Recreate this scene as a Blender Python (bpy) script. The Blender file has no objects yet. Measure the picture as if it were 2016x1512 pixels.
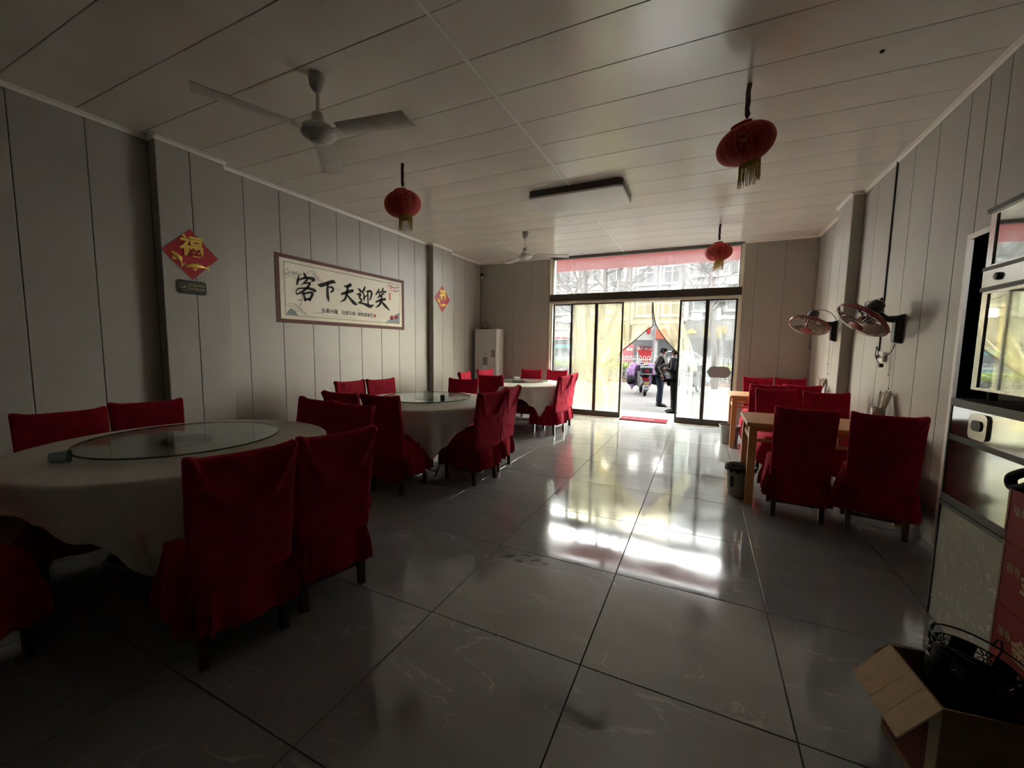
import bpy, bmesh, math, random
from mathutils import Vector, Matrix, Euler, noise as mnoise
S = bpy.context.scene
COL = S.collection
R = math.radians
PI = math.pi
random.seed(7)

# ------------------------------------------------------------------ camera
def set_camera():
    cd = bpy.data.cameras.new('camera')
    cd.sensor_width = 36.0
    cd.sensor_fit = 'HORIZONTAL'
    cd.lens = 794.17 / 2016 * 36
    cd.clip_start = 0.05
    cd.clip_end = 300
    co = bpy.data.objects.new('camera', cd)
    COL.objects.link(co)
    yaw, pitch, roll = R(-25.216), R(-5.422), R(0.833)
    f = Vector((math.sin(yaw) * math.cos(pitch), math.cos(yaw) * math.cos(pitch), math.sin(pitch)))
    r = Vector((math.cos(yaw), -math.sin(yaw), 0))
    u = r.cross(f)
    c, s = math.cos(roll), math.sin(roll)
    r2 = c * r + s * u
    u2 = -s * r + c * u
    m = Matrix((r2, u2, -f)).transposed().to_4x4()
    m.translation = Vector((0, 0, 1.402))
    co.matrix_world = m
    S.camera = co
set_camera()

# ------------------------------------------------------------------ light and exposure
SKY = 24.0
w = bpy.data.worlds.new('overcast_sky')
S.world = w
w.use_nodes = True
w.node_tree.nodes['Background'].inputs[0].default_value = (1.0, 0.98, 0.95, 1)
w.node_tree.nodes['Background'].inputs[1].default_value = SKY
S.view_settings.view_transform = 'Standard'
S.view_settings.look = 'None'
S.view_settings.gamma = 1
S.view_settings.use_curve_mapping = False
S.view_settings.exposure = 0.38
S.cycles.max_bounces = 10
S.cycles.diffuse_bounces = 5
S.cycles.glossy_bounces = 4
S.cycles.transmission_bounces = 8
S.cycles.transparent_max_bounces = 16

# ------------------------------------------------------------------ materials
M = {}
def new_mat(name):
    m = bpy.data.materials.new(name)
    m.use_nodes = True
    M[name] = m
    return m, m.node_tree.nodes, m.node_tree.links
def pmat(name, col, rough=0.6, metal=0.0, spec=0.5, noise=0.0, nscale=8.0, bump=0.0, bscale=60.0, sheen=0.0, sheen_col=(1, 1, 1), coat=0.0, ior=None, vary=None):
    m, n, l = new_mat(name)
    b = n['Principled BSDF']
    b.inputs['Base Color'].default_value = (*col, 1)
    b.inputs['Roughness'].default_value = rough
    b.inputs['Metallic'].default_value = metal
    b.inputs['Specular IOR Level'].default_value = spec
    if ior: b.inputs['IOR'].default_value = ior
    if coat: b.inputs['Coat Weight'].default_value = coat; b.inputs['Coat Roughness'].default_value = 0.1
    if sheen:
        b.inputs['Sheen Weight'].default_value = sheen
        b.inputs['Sheen Tint'].default_value = (*sheen_col, 1)
        b.inputs['Sheen Roughness'].default_value = 0.45
    tc = n.new('ShaderNodeTexCoord')
    if noise:
        t = n.new('ShaderNodeTexNoise')
        t.inputs['Scale'].default_value = nscale
        t.inputs['Detail'].default_value = 5
        l.new(tc.outputs['Object'], t.inputs['Vector'])
        mx = n.new('ShaderNodeMix'); mx.data_type = 'RGBA'
        c2 = vary or tuple(c * (1 - noise) for c in col)
        mx.inputs['A'].default_value = (*[min(1, c * (1 + noise * 0.5)) for c in col], 1)
        mx.inputs['B'].default_value = (*c2, 1)
        cr = n.new('ShaderNodeMapRange')
        cr.inputs['From Min'].default_value = 0.35; cr.inputs['From Max'].default_value = 0.65
        l.new(t.outputs['Fac'], cr.inputs['Value'])
        l.new(cr.outputs['Result'], mx.inputs['Factor'])
        l.new(mx.outputs['Result'], b.inputs['Base Color'])
    if bump:
        t2 = n.new('ShaderNodeTexNoise')
        t2.inputs['Scale'].default_value = bscale
        t2.inputs['Detail'].default_value = 4
        l.new(tc.outputs['Object'], t2.inputs['Vector'])
        bp = n.new('ShaderNodeBump')
        bp.inputs['Strength'].default_value = bump
        bp.inputs['Distance'].default_value = 0.01
        l.new(t2.outputs['Fac'], bp.inputs['Height'])
        l.new(bp.outputs['Normal'], b.inputs['Normal'])
    return m
def glass_mat(name, tint, haze=0.0, haze_col=(0.9, 0.9, 0.9), ior=1.5, rough=0.0, smear=0.0):
    """a thin pane: clear transmission, fresnel reflection and a film of dust"""
    m, n, l = new_mat(name)
    n.remove(n['Principled BSDF'])
    out = n['Material Output']
    tr = n.new('ShaderNodeBsdfTransparent'); tr.inputs[0].default_value = (*tint, 1)
    gl = n.new('ShaderNodeBsdfGlossy'); gl.inputs['Roughness'].default_value = rough
    fr = n.new('ShaderNodeFresnel')
    ge = n.new('ShaderNodeNewGeometry')      # the far face of the pane reflects like the near one
    io = n.new('ShaderNodeMapRange'); io.inputs['To Min'].default_value = ior; io.inputs['To Max'].default_value = 1 / ior
    l.new(ge.outputs['Backfacing'], io.inputs['Value']); l.new(io.outputs[0], fr.inputs['IOR'])
    mx = n.new('ShaderNodeMixShader')
    l.new(fr.outputs[0], mx.inputs[0]); l.new(gl.outputs[0], mx.inputs[2])
    if haze:
        tl = n.new('ShaderNodeBsdfTranslucent'); tl.inputs[0].default_value = (*haze_col, 1)
        df = n.new('ShaderNodeBsdfDiffuse'); df.inputs[0].default_value = (*haze_col, 1)
        ad = n.new('ShaderNodeMixShader'); ad.inputs[0].default_value = 0.5
        l.new(tl.outputs[0], ad.inputs[1]); l.new(df.outputs[0], ad.inputs[2])
        m2 = n.new('ShaderNodeMixShader'); m2.inputs[0].default_value = haze
        if smear:
            tc = n.new('ShaderNodeTexCoord'); t = n.new('ShaderNodeTexNoise')
            mp = n.new('ShaderNodeMapping'); mp.inputs['Scale'].default_value = (6, 6, 0.8)
            l.new(tc.outputs['Object'], mp.inputs[0]); l.new(mp.outputs[0], t.inputs['Vector'])
            t.inputs['Scale'].default_value = 2.0; t.inputs['Detail'].default_value = 6
            mr = n.new('ShaderNodeMapRange')
            mr.inputs['From Min'].default_value = 0.3; mr.inputs['From Max'].default_value = 0.75
            mr.inputs['To Min'].default_value = haze * (1 - smear); mr.inputs['To Max'].default_value = haze * (1 + smear)
            l.new(t.outputs['Fac'], mr.inputs['Value']); l.new(mr.outputs[0], m2.inputs[0])
        l.new(tr.outputs[0], m2.inputs[1]); l.new(ad.outputs[0], m2.inputs[2])
        l.new(m2.outputs[0], mx.inputs[1])
    else:
        l.new(tr.outputs[0], mx.inputs[1])
    l.new(mx.outputs[0], out.inputs[0])
    return m
def tile_mat(name):
    """polished dark grey porcelain with pale marble veins, different on every tile"""
    m, n, l = new_mat(name)
    b = n['Principled BSDF']
    b.inputs['Roughness'].default_value = 0.07
    b.inputs['IOR'].default_value = 2.0
    b.inputs['Specular IOR Level'].default_value = 0.5
    tc = n.new('ShaderNodeTexCoord'); oi = n.new('ShaderNodeObjectInfo')
    add = n.new('ShaderNodeVectorMath'); add.operation = 'MULTIPLY_ADD'
    l.new(oi.outputs['Random'], add.inputs[0]); add.inputs[1].default_value = (37, 91, 13)
    l.new(tc.outputs['Object'], add.inputs[2])
    mp = n.new('ShaderNodeMapping'); mp.inputs['Rotation'].default_value = (0, 0, 0.6); mp.inputs['Scale'].default_value = (1.0, 2.3, 1)
    l.new(add.outputs[0], mp.inputs[0])
    nz = n.new('ShaderNodeTexNoise'); nz.inputs['Scale'].default_value = 1.1; nz.inputs['Detail'].default_value = 5; nz.inputs['Distortion'].default_value = 0.5
    l.new(mp.outputs[0], nz.inputs['Vector'])
    sub = n.new('ShaderNodeMath'); sub.operation = 'SUBTRACT'; sub.inputs[1].default_value = 0.5
    ab = n.new('ShaderNodeMath'); ab.operation = 'ABSOLUTE'
    l.new(nz.outputs['Fac'], sub.inputs[0]); l.new(sub.outputs[0], ab.inputs[0])
    vr = n.new('ShaderNodeMapRange'); vr.inputs['From Min'].default_value = 0.0; vr.inputs['From Max'].default_value = 0.007; vr.inputs['To Min'].default_value = 0.5; vr.inputs['To Max'].default_value = 0.0
    l.new(ab.outputs[0], vr.inputs['Value'])
    n2 = n.new('ShaderNodeTexNoise'); n2.inputs['Scale'].default_value = 3.0; n2.inputs['Detail'].default_value = 8
    l.new(mp.outputs[0], n2.inputs['Vector'])
    msk = n.new('ShaderNodeMapRange'); msk.inputs['From Min'].default_value = 0.45; msk.inputs['From Max'].default_value = 0.65
    l.new(n2.outputs['Fac'], msk.inputs['Value'])
    mul = n.new('ShaderNodeMath'); mul.operation = 'MULTIPLY'
    l.new(vr.outputs[0], mul.inputs[0]); l.new(msk.outputs[0], mul.inputs[1])
    base = n.new('ShaderNodeMix'); base.data_type = 'RGBA'
    base.inputs['A'].default_value = (0.195, 0.203, 0.206, 1); base.inputs['B'].default_value = (0.29, 0.30, 0.305, 1)
    l.new(n2.outputs['Fac'], base.inputs['Factor'])
    fin = n.new('ShaderNodeMix'); fin.data_type = 'RGBA'
    fin.inputs['B'].default_value = (0.6, 0.6, 0.58, 1)
    l.new(mul.outputs[0], fin.inputs['Factor']); l.new(base.outputs['Result'], fin.inputs['A'])
    l.new(fin.outputs['Result'], b.inputs['Base Color'])
    n3 = n.new('ShaderNodeTexNoise'); n3.inputs['Scale'].default_value = 2.2; n3.inputs['Detail'].default_value = 3
    l.new(add.outputs[0], n3.inputs['Vector'])
    rr = n.new('ShaderNodeMapRange'); rr.inputs['From Min'].default_value = 0.35; rr.inputs['From Max'].default_value = 0.7; rr.inputs['To Min'].default_value = 0.05; rr.inputs['To Max'].default_value = 0.14
    l.new(n3.outputs['Fac'], rr.inputs['Value']); l.new(rr.outputs[0], b.inputs['Roughness'])
    return m
def wood_mat(name, c1, c2, rough=0.4, scale=(1, 12, 12)):
    m, n, l = new_mat(name)
    b = n['Principled BSDF']; b.inputs['Roughness'].default_value = rough
    tc = n.new('ShaderNodeTexCoord'); mp = n.new('ShaderNodeMapping'); mp.inputs['Scale'].default_value = scale
    t = n.new('ShaderNodeTexNoise'); t.inputs['Scale'].default_value = 4; t.inputs['Detail'].default_value = 6; t.inputs['Distortion'].default_value = 0.6
    l.new(tc.outputs['Object'], mp.inputs[0]); l.new(mp.outputs[0], t.inputs['Vector'])
    mx = n.new('ShaderNodeMix'); mx.data_type = 'RGBA'
    mx.inputs['A'].default_value = (*c1, 1); mx.inputs['B'].default_value = (*c2, 1)
    l.new(t.outputs['Fac'], mx.inputs['Factor']); l.new(mx.outputs['Result'], b.inputs['Base Color'])
    return m

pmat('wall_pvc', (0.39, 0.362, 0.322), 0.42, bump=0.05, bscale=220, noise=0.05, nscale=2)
pmat('ceiling_pvc', (0.92, 0.875, 0.81), 0.2, noise=0.07, nscale=1.2, bump=0.04, bscale=150)
pmat('wall_core', (0.16, 0.15, 0.13), 0.9)
pmat('trim_white', (0.93, 0.90, 0.84), 0.4)
tile_mat('floor_tile')
pmat('grout', (0.025, 0.025, 0.025), 0.9)
pmat('velvet', (0.31, 0.0035, 0.024), 0.85, spec=0.2, noise=0.25, nscale=14, bump=0.6, bscale=55, sheen=0.5, sheen_col=(1.0, 0.06, 0.14))
wood_mat('dark_wood', (0.035, 0.018, 0.012), (0.07, 0.035, 0.02), 0.35)
wood_mat('pine', (0.50, 0.23, 0.08), (0.70, 0.38, 0.15), 0.35)
pmat('cloth_white', (0.74, 0.70, 0.64), 0.85, spec=0.2, bump=0.9, bscale=16, noise=0.05, nscale=5, sheen=0.2)
pmat('table_steel', (0.3, 0.3, 0.3), 0.35, metal=0.9)
pmat('chipboard', (0.35, 0.24, 0.15), 0.8)
glass_mat('turntable_glass', (0.90, 0.955, 0.93), ior=1.45)
pmat('glass_edge', (0.02, 0.05, 0.04), 0.15, spec=0.8)
pmat('bearing', (0.12, 0.14, 0.12), 0.4, metal=0.3)
glass_mat('clear_glass', (0.93, 0.96, 0.95), haze=0.06)
glass_mat('pane_glass', (0.95, 0.98, 0.97), haze=0.05, haze_col=(0.95, 0.97, 0.97), smear=0.7)
glass_mat('transom_glass', (0.95, 0.97, 0.97), haze=0.08, haze_col=(0.97, 0.98, 1.0), smear=0.6)
glass_mat('film_yellow', (1.0, 0.93, 0.66), haze=0.10, haze_col=(1.0, 0.92, 0.62), smear=0.5, ior=1.4)
glass_mat('film_pale', (0.92, 0.97, 0.92), haze=0.2, haze_col=(0.92, 0.97, 0.95), smear=0.6, ior=1.4)
pmat('bronze_frame', (0.035, 0.027, 0.022), 0.45, metal=0.2)
pmat('jamb_cream', (0.66, 0.62, 0.50), 0.45)
pmat('fan_white', (0.60, 0.58, 0.54), 0.3, noise=0.1)
pmat('fan_steel', (0.55, 0.53, 0.50), 0.3, metal=0.7)
pmat('lantern_red', (0.33, 0.012, 0.010), 0.8, noise=0.15, nscale=20, sheen=0.3, sheen_col=(1, 0.2, 0.1))
pmat('lantern_gold_print', (0.55, 0.30, 0.06), 0.6)
pmat('lantern_rib', (0.62, 0.14, 0.10), 0.5)
pmat('gold_fringe', (0.55, 0.36, 0.07), 0.5, metal=0.3)
pmat('dark_cord', (0.04, 0.015, 0.015), 0.7)
pmat('wire', (0.45, 0.45, 0.42), 0.35, metal=0.8)
pmat('frame_grey', (0.20, 0.19, 0.16), 0.5)
pmat('lamp_frame', (0.05, 0.035, 0.03), 0.35)
pmat('lamp_diffuser', (0.90, 0.90, 0.93), 0.35)
pmat('banner_edge', (0.13, 0.045, 0.04), 0.7)
pmat('banner_paper', (0.88, 0.82, 0.68), 0.8, noise=0.05, nscale=3)
pmat('banner_field', (0.94, 0.89, 0.77), 0.8, noise=0.05, nscale=3)
pmat('ink', (0.015, 0.014, 0.014), 0.8)
pmat('ink_wash', (0.42, 0.41, 0.38), 0.9)
pmat('ink_blue', (0.28, 0.33, 0.34), 0.9)
pmat('seal_red', (0.62, 0.10, 0.09), 0.8)
pmat('petal_pink', (0.80, 0.25, 0.32), 0.8)
pmat('fu_red', (0.42, 0.008, 0.016), 0.35, noise=0.1, nscale=20)
pmat('fu_gold', (0.80, 0.52, 0.10), 0.35, metal=0.25)
pmat('sign_dark', (0.02, 0.028, 0.022), 0.35)
pmat('sign_gold', (0.45, 0.36, 0.14), 0.5)
pmat('ac_white', (0.68, 0.66, 0.63), 0.35)
pmat('ac_grey', (0.25, 0.25, 0.25), 0.4)
pmat('black_plastic', (0.012, 0.012, 0.013), 0.35)
pmat('fan_red', (0.22, 0.012, 0.02), 0.3)
glass_mat('fan_blade', (0.55, 0.48, 0.46), haze=0.45, haze_col=(0.35, 0.28, 0.26))
pmat('steel', (0.62, 0.61, 0.58), 0.22, metal=1.0, noise=0.1, nscale=3)
pmat('steel_dark', (0.18, 0.18, 0.18), 0.3, metal=0.8)
pmat('mirror_glass', (0.52, 0.55, 0.52), 0.03, metal=1.0, noise=0.12, nscale=2.5)
pmat('dirty_mirror', (0.62, 0.66, 0.64), 0.09, metal=1.0, noise=0.2, nscale=3)
pmat('edge_dark', (0.025, 0.025, 0.025), 0.4)
pmat('board_grey', (0.60, 0.60, 0.52), 0.5)
pmat('board_leaf', (0.93, 0.93, 0.84), 0.5)
pmat('carton_red', (0.36, 0.045, 0.052), 0.6, spec=0.2, noise=0.15, nscale=6)
pmat('carton_edge', (0.48, 0.34, 0.20), 0.7)
pmat('gold_print', (0.62, 0.42, 0.22), 0.5)
pmat('cardboard', (0.76, 0.57, 0.385), 0.85, noise=0.08, nscale=40)
pmat('cardboard_dark', (0.30, 0.19, 0.11), 0.85, noise=0.1, nscale=10)
pmat('carton_print', (0.16, 0.03, 0.02), 0.7)
pmat('packing_tape', (0.45, 0.36, 0.18), 0.3)
pmat('iron_black', (0.010, 0.010, 0.010), 0.4, metal=0.3)
pmat('bag_black', (0.006, 0.006, 0.007), 0.65, spec=0.2)
pmat('bucket_grey', (0.20, 0.22, 0.23), 0.45)
pmat('bucket_tan', (0.23, 0.20, 0.16), 0.5)
pmat('tin', (0.40, 0.36, 0.33), 0.3, metal=0.8)
glass_mat('sleeve', (0.97, 0.97, 0.97), haze=0.10, haze_col=(0.95, 0.95, 0.95))
pmat('chopstick', (0.85, 0.76, 0.62), 0.5)
pmat('tissue', (0.85, 0.84, 0.82), 0.9)
pmat('teal_pack', (0.035, 0.10, 0.09), 0.35)
pmat('pale_teal', (0.25, 0.36, 0.36), 0.35)
pmat('grey_plate', (0.36, 0.30, 0.29), 0.5)
pmat('stain', (0.02, 0.02, 0.02), 0.3)
pmat('kitchen_tile', (0.45, 0.40, 0.32), 0.35)
# outdoors
pmat('landing_stone', (0.0711, 0.0711, 0.0701), 0.7, noise=0.06, nscale=3, spec=0.04)
pmat('pavement', (0.0362, 0.0362, 0.0353), 0.85, noise=0.1, nscale=1.2, spec=0.04)
pmat('asphalt', (0.0282, 0.0282, 0.0282), 0.9, noise=0.1, spec=0.04)
pmat('kerb_brick', (0.0519, 0.0356, 0.0282), 0.85, spec=0.04)
pmat('soil', (0.0155, 0.0090, 0.0060), 0.95, spec=0.04)
pmat('leaf_green', (0.0660, 0.0836, 0.0158), 0.6, noise=0.4, nscale=6, vary=(0.04, 0.05, 0.015), spec=0.04)
pmat('leaf_dark', (0.0101, 0.0120, 0.0054), 0.7, spec=0.04)
pmat('fence_white', (0.0847, 0.0854, 0.0847), 0.5, spec=0.04)
pmat('bark', (0.0257, 0.0233, 0.0209), 0.95, noise=0.25, nscale=5, spec=0.04)
pmat('facade_cream', (0.0499, 0.0478, 0.0426), 0.9, noise=0.06, nscale=0.5, spec=0.04)
pmat('facade_grey', (0.0426, 0.0426, 0.0413), 0.9, noise=0.06, nscale=0.5, spec=0.04)
pmat('facade_white', (0.0617, 0.0617, 0.0607), 0.9, spec=0.04)
pmat('window_frame_white', (0.0788, 0.0788, 0.0788), 0.5, spec=0.04)
pmat('window_dark', (0.0139, 0.0150, 0.0159), 0.15, spec=0.1)
pmat('shop_dark', (0.0167, 0.0163, 0.0159), 0.6, spec=0.04)
pmat('shop_sign_grey', (0.0198, 0.0190, 0.0173), 0.6, spec=0.04)
pmat('shop_gold', (0.0736, 0.0574, 0.0060), 0.5, spec=0.04)
pmat('shop_red', (0.0591, 0.0054, 0.0060), 0.5, spec=0.04)
pmat('shop_orange', (0.0543, 0.0167, 0.0101), 0.6, spec=0.04)
pmat('shop_white', (0.0842, 0.0831, 0.0812), 0.6, spec=0.04)
pmat('sign_red_outer_old', (0.0609, 0.0090, 0.0090), 0.5, spec=0.04)
pmat('pink_board', (0.0736, 0.0275, 0.0298), 0.6, spec=0.04)
pmat('teal_canvas', (0.0198, 0.0419, 0.0419), 0.7, spec=0.04)
pmat('car_white', (0.0736, 0.0771, 0.0788), 0.25, coat=0.5, spec=0.04)
pmat('tyre', (0.0011, 0.0011, 0.0011), 0.8, spec=0.04)
pmat('mat_red', (0.0574, 0.0030, 0.0060), 0.85, spec=0.04)
pmat('mat_text', (0.0788, 0.0609, 0.0574), 0.85, spec=0.04)
pmat('skin', (0.0514, 0.0287, 0.0209), 0.55, spec=0.04)
pmat('jacket_brown', (0.0020, 0.0018, 0.0018), 0.5, noise=0.3, nscale=12, spec=0.04)
pmat('jacket_black', (0.0014, 0.0014, 0.0018), 0.6, noise=0.3, nscale=14, spec=0.04)
pmat('jeans', (0.0026, 0.0038, 0.0076), 0.85, noise=0.3, nscale=10, spec=0.04)
pmat('trousers_black', (0.0006, 0.0006, 0.0008), 0.85, spec=0.04)
pmat('cap_grey', (0.0043, 0.0050, 0.0050), 0.8, spec=0.04)
pmat('hair_black', (0.0011, 0.0011, 0.0011), 0.6, spec=0.04)
pmat('shirt_white', (0.0736, 0.0717, 0.0712), 0.8, spec=0.04)
pmat('shoe_dark', (0.0011, 0.0011, 0.0011), 0.6, spec=0.04)
pmat('quilt_purple', (0.0194, 0.0088, 0.0229), 0.8, noise=0.5, nscale=9, vary=(0.050, 0.034, 0.060), spec=0.04)
pmat('quilt_dark', (0.0026, 0.0020, 0.0032), 0.8, spec=0.04)
pmat('quilt_pale', (0.0443, 0.0496, 0.0543), 0.8, noise=0.2, nscale=9, spec=0.04)
pmat('scooter_grey', (0.0347, 0.0353, 0.0364), 0.35, spec=0.04)
pmat('scooter_teal', (0.0443, 0.0574, 0.0562), 0.35, spec=0.04)
pmat('tail_red', (0.0543, 0.0024, 0.0054), 0.3, spec=0.04)
pmat('plate_white', (0.0771, 0.0788, 0.0831), 0.5, spec=0.04)
pmat('plate_yellow', (0.0693, 0.0454, 0.0101), 0.5, spec=0.04)

m_, n_, l_ = new_mat('sign_red_outer')      # backlit red fabric
n_.remove(n_['Principled BSDF'])
tl_ = n_.new('ShaderNodeBsdfTranslucent'); tl_.inputs[0].default_value = (0.34, 0.17, 0.17, 1)
df_ = n_.new('ShaderNodeBsdfDiffuse'); df_.inputs[0].default_value = (0.5, 0.12, 0.12, 1)
mx_ = n_.new('ShaderNodeMixShader'); l_.new(tl_.outputs[0], mx_.inputs[1]); l_.new(df_.outputs[0], mx_.inputs[2]); l_.new(mx_.outputs[0], n_['Material Output'].inputs[0])

# ------------------------------------------------------------------ mesh helpers
class MB:
    def __init__(s): s.v = []; s.f = []; s.mi = []
    def add(s, vs, fs, mi=0):
        o = len(s.v); s.v += [tuple(x) for x in vs]
        for f in fs: s.f.append(tuple(i + o for i in f)); s.mi.append(mi)
        return s
    def box(s, x0, x1, y0, y1, z0, z1, mi=0):
        return s.add([(x0, y0, z0), (x1, y0, z0), (x1, y1, z0), (x0, y1, z0), (x0, y0, z1), (x1, y0, z1), (x1, y1, z1), (x0, y1, z1)],
                     [(0, 3, 2, 1), (4, 5, 6, 7), (0, 1, 5, 4), (1, 2, 6, 5), (2, 3, 7, 6), (3, 0, 4, 7)], mi)
    def beam(s, a, b, w, d=None, up=(0, 0, 1)):
        a, b = Vector(a), Vector(b); t = (b - a).normalized(); up = Vector(up)
        if abs(t.dot(up)) > .98: up = Vector((0, 1, 0))
        x = t.cross(up).normalized() * w / 2; y = x.cross(t).normalized() * (d or w) / 2
        return s.add([a - x - y, a + x - y, a + x + y, a - x + y, b - x - y, b + x - y, b + x + y, b - x + y],
                     [(0, 3, 2, 1), (4, 5, 6, 7), (0, 1, 5, 4), (1, 2, 6, 5), (2, 3, 7, 6), (3, 0, 4, 7)])
    def loft(s, rings, cap=True, close=True, mi=0):
        n = len(rings[0]); vs = [p for r in rings for p in r]; fs = []
        for i in range(len(rings) - 1):
            for j in range(n if close else n - 1):
                k = (j + 1) % n
                fs.append((i * n + j, i * n + k, (i + 1) * n + k, (i + 1) * n + j))
        if cap:
            fs.append(tuple(range(n))[::-1]); fs.append(tuple((len(rings) - 1) * n + j for j in range(n)))
        return s.add(vs, fs, mi)
    def lathe(s, prof, n=24, c=(0, 0, 0), cap=True, mi=0):
        return s.loft([[(c[0] + r * math.cos(2 * PI * j / n), c[1] + r * math.sin(2 * PI * j / n), c[2] + z) for j in range(n)] for r, z in prof], cap, True, mi)
    def tube(s, pts, r, n=8, cap=True, closed=False, mi=0):
        pts = [Vector(p) for p in pts]; N = len(pts)
        rr = r if isinstance(r, (list, tuple)) else [r] * N
        rings = []; ref = Vector((0, 0, 1))
        t0 = (pts[1] - pts[0]).normalized()
        if abs(t0.dot(ref)) > .9: ref = Vector((1, 0, 0))
        x = t0.cross(ref).normalized()
        for i in range(N):
            if closed: t = (pts[(i + 1) % N] - pts[i - 1]).normalized()
            else: t = (pts[min(i + 1, N - 1)] - pts[max(i - 1, 0)]).normalized()
            x = (x - t * x.dot(t)).normalized(); y = t.cross(x)
            rings.append([pts[i] + (x * math.cos(2 * PI * k / n) + y * math.sin(2 * PI * k / n)) * rr[i] for k in range(n)])
        if closed: rings.append(rings[0])
        return s.loft(rings, cap and not closed, True, mi)
    def ring(s, c, rad, r, axis=(0, 0, 1), n=32, m=6, mi=0):
        ax = Vector(axis).normalized(); e = Vector((1, 0, 0)) if abs(ax.x) < .9 else Vector((0, 1, 0))
        a = ax.cross(e).normalized(); b = ax.cross(a); c = Vector(c)
        return s.tube([c + (a * math.cos(2 * PI * k / n) + b * math.sin(2 * PI * k / n)) * rad for k in range(n)], r, m, False, True, mi)
    def prism(s, poly, z0, z1, mi=0):
        n = len(poly); vs = [(x, y, z0) for x, y in poly] + [(x, y, z1) for x, y in poly]
        return s.add(vs, [tuple(range(n))[::-1], tuple(range(n, 2 * n))] + [(i, (i + 1) % n, n + (i + 1) % n, n + i) for i in range(n)], mi)
    def tf(s, mat):
        s.v = [tuple(mat @ Vector(p)) for p in s.v]; return s
    def mesh(s, name, mats, smooth=False):
        me = bpy.data.meshes.new(name); me.from_pydata(s.v, [], s.f)
        for m in (mats if isinstance(mats, (list, tuple)) else [mats]): me.materials.append(M[m])
        if any(s.mi): me.polygons.foreach_set('material_index', s.mi)
        bm = bmesh.new(); bm.from_mesh(me); bmesh.ops.recalc_face_normals(bm, faces=bm.faces); bm.to_mesh(me); bm.free()
        if smooth:
            me.polygons.foreach_set('use_smooth', [True] * len(me.polygons))
            if smooth != 'all': me.set_sharp_from_angle(angle=R(40))
        me.update(); return me
def link(name, me, parent=None, loc=None, rot=None):
    o = bpy.data.objects.new(name, me); COL.objects.link(o)
    if parent: o.parent = parent
    if loc is not None: o.location = loc
    if rot is not None: o.rotation_euler = rot
    return o
def part(name, mb, mats, parent, smooth=False, loc=None, rot=None, label=None):
    o = link(name, mb.mesh(name, mats, smooth), parent, loc, rot)
    if label: o['label'] = label
    return o
def tag(o, label, cat, group=None):
    o['label'] = label; o['category'] = cat
    if group: o['group'] = group
    return o
def thing(name, label, cat, loc=(0, 0, 0), rz=0, group=None, rot=None):
    o = bpy.data.objects.new(name, None); COL.objects.link(o)
    o.empty_display_size = .1; o.location = loc; o.rotation_euler = rot or (0, 0, rz)
    return tag(o, label, cat, group)
def struct(name, mb, mats, smooth=False):
    o = link(name, mb.mesh(name, mats, smooth)); o['kind'] = 'structure'; return o
def copy_tree(o, parent=None):
    c = o.copy(); COL.objects.link(c)
    if parent: c.parent = parent
    for ch in [k for k in o.children]: copy_tree(ch, c)
    return c
def text_obj(name, body, size, mat, parent, loc, rot, bold=0.0, depth=0.0008, align='CENTER', sx=1.0):
    c = bpy.data.curves.new(name, 'FONT'); c.body = body; c.size = size; c.align_x = align; c.align_y = 'CENTER'
    c.extrude = depth; c.offset = bold; c.resolution_u = 3
    t = bpy.data.objects.new(name, c); COL.objects.link(t)
    dg = bpy.context.evaluated_depsgraph_get()
    me = bpy.data.meshes.new_from_object(t.evaluated_get(dg))
    bpy.data.objects.remove(t); bpy.data.curves.remove(c)
    me.materials.clear(); me.materials.append(M[mat])
    o = link(name, me, parent, loc, rot); o.scale = (sx, 1, 1)
    return o
ON_LEFT = (PI / 2, 0, PI / 2)      # print on a face that looks to +x
ON_RIGHT = (PI / 2, 0, -PI / 2)    # print on a face that looks to -x
ON_FRONT = (PI / 2, 0, 0)          # print on a face that looks to -y
def superloop(hw, hd, e, n, z, cx=0, cy=0):
    out = []
    for k in range(n):
        a = 2 * PI * k / n; c, s = math.cos(a), math.sin(a)
        out.append((cx + hw * math.copysign(abs(c) ** (2 / e), c), cy + hd * math.copysign(abs(s) ** (2 / e), s), z))
    return out
def spline(pts, k=8):
    """Catmull-Rom through tuples of any length"""
    P = [pts[0]] + list(pts) + [pts[-1]]; out = []
    for i in range(1, len(P) - 2):
        for j in range(k):
            t = j / k
            out.append(tuple(0.5 * (2 * b + (c - a) * t + (2 * a - 5 * b + 4 * c - d) * t * t + (3 * b - a - 3 * c + d) * t ** 3) for a, b, c, d in zip(P[i - 1], P[i], P[i + 1], P[i + 2])))
    out.append(tuple(pts[-1])); return out
def rounded(x0, x1, y0, y1, r, k=5):
    p = []
    for cx, cy, a0 in ((x1 - r, y0 + r, -90), (x1 - r, y1 - r, 0), (x0 + r, y1 - r, 90), (x0 + r, y0 + r, 180)):
        for j in range(k + 1): a = R(a0 + 90 * j / k); p.append((cx + r * math.cos(a), cy + r * math.sin(a)))
    return p

# ================================================================== the room
XL, XR, YB, YF, H = -4.60, 1.58, -3.2, 8.02, 3.215
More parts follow.
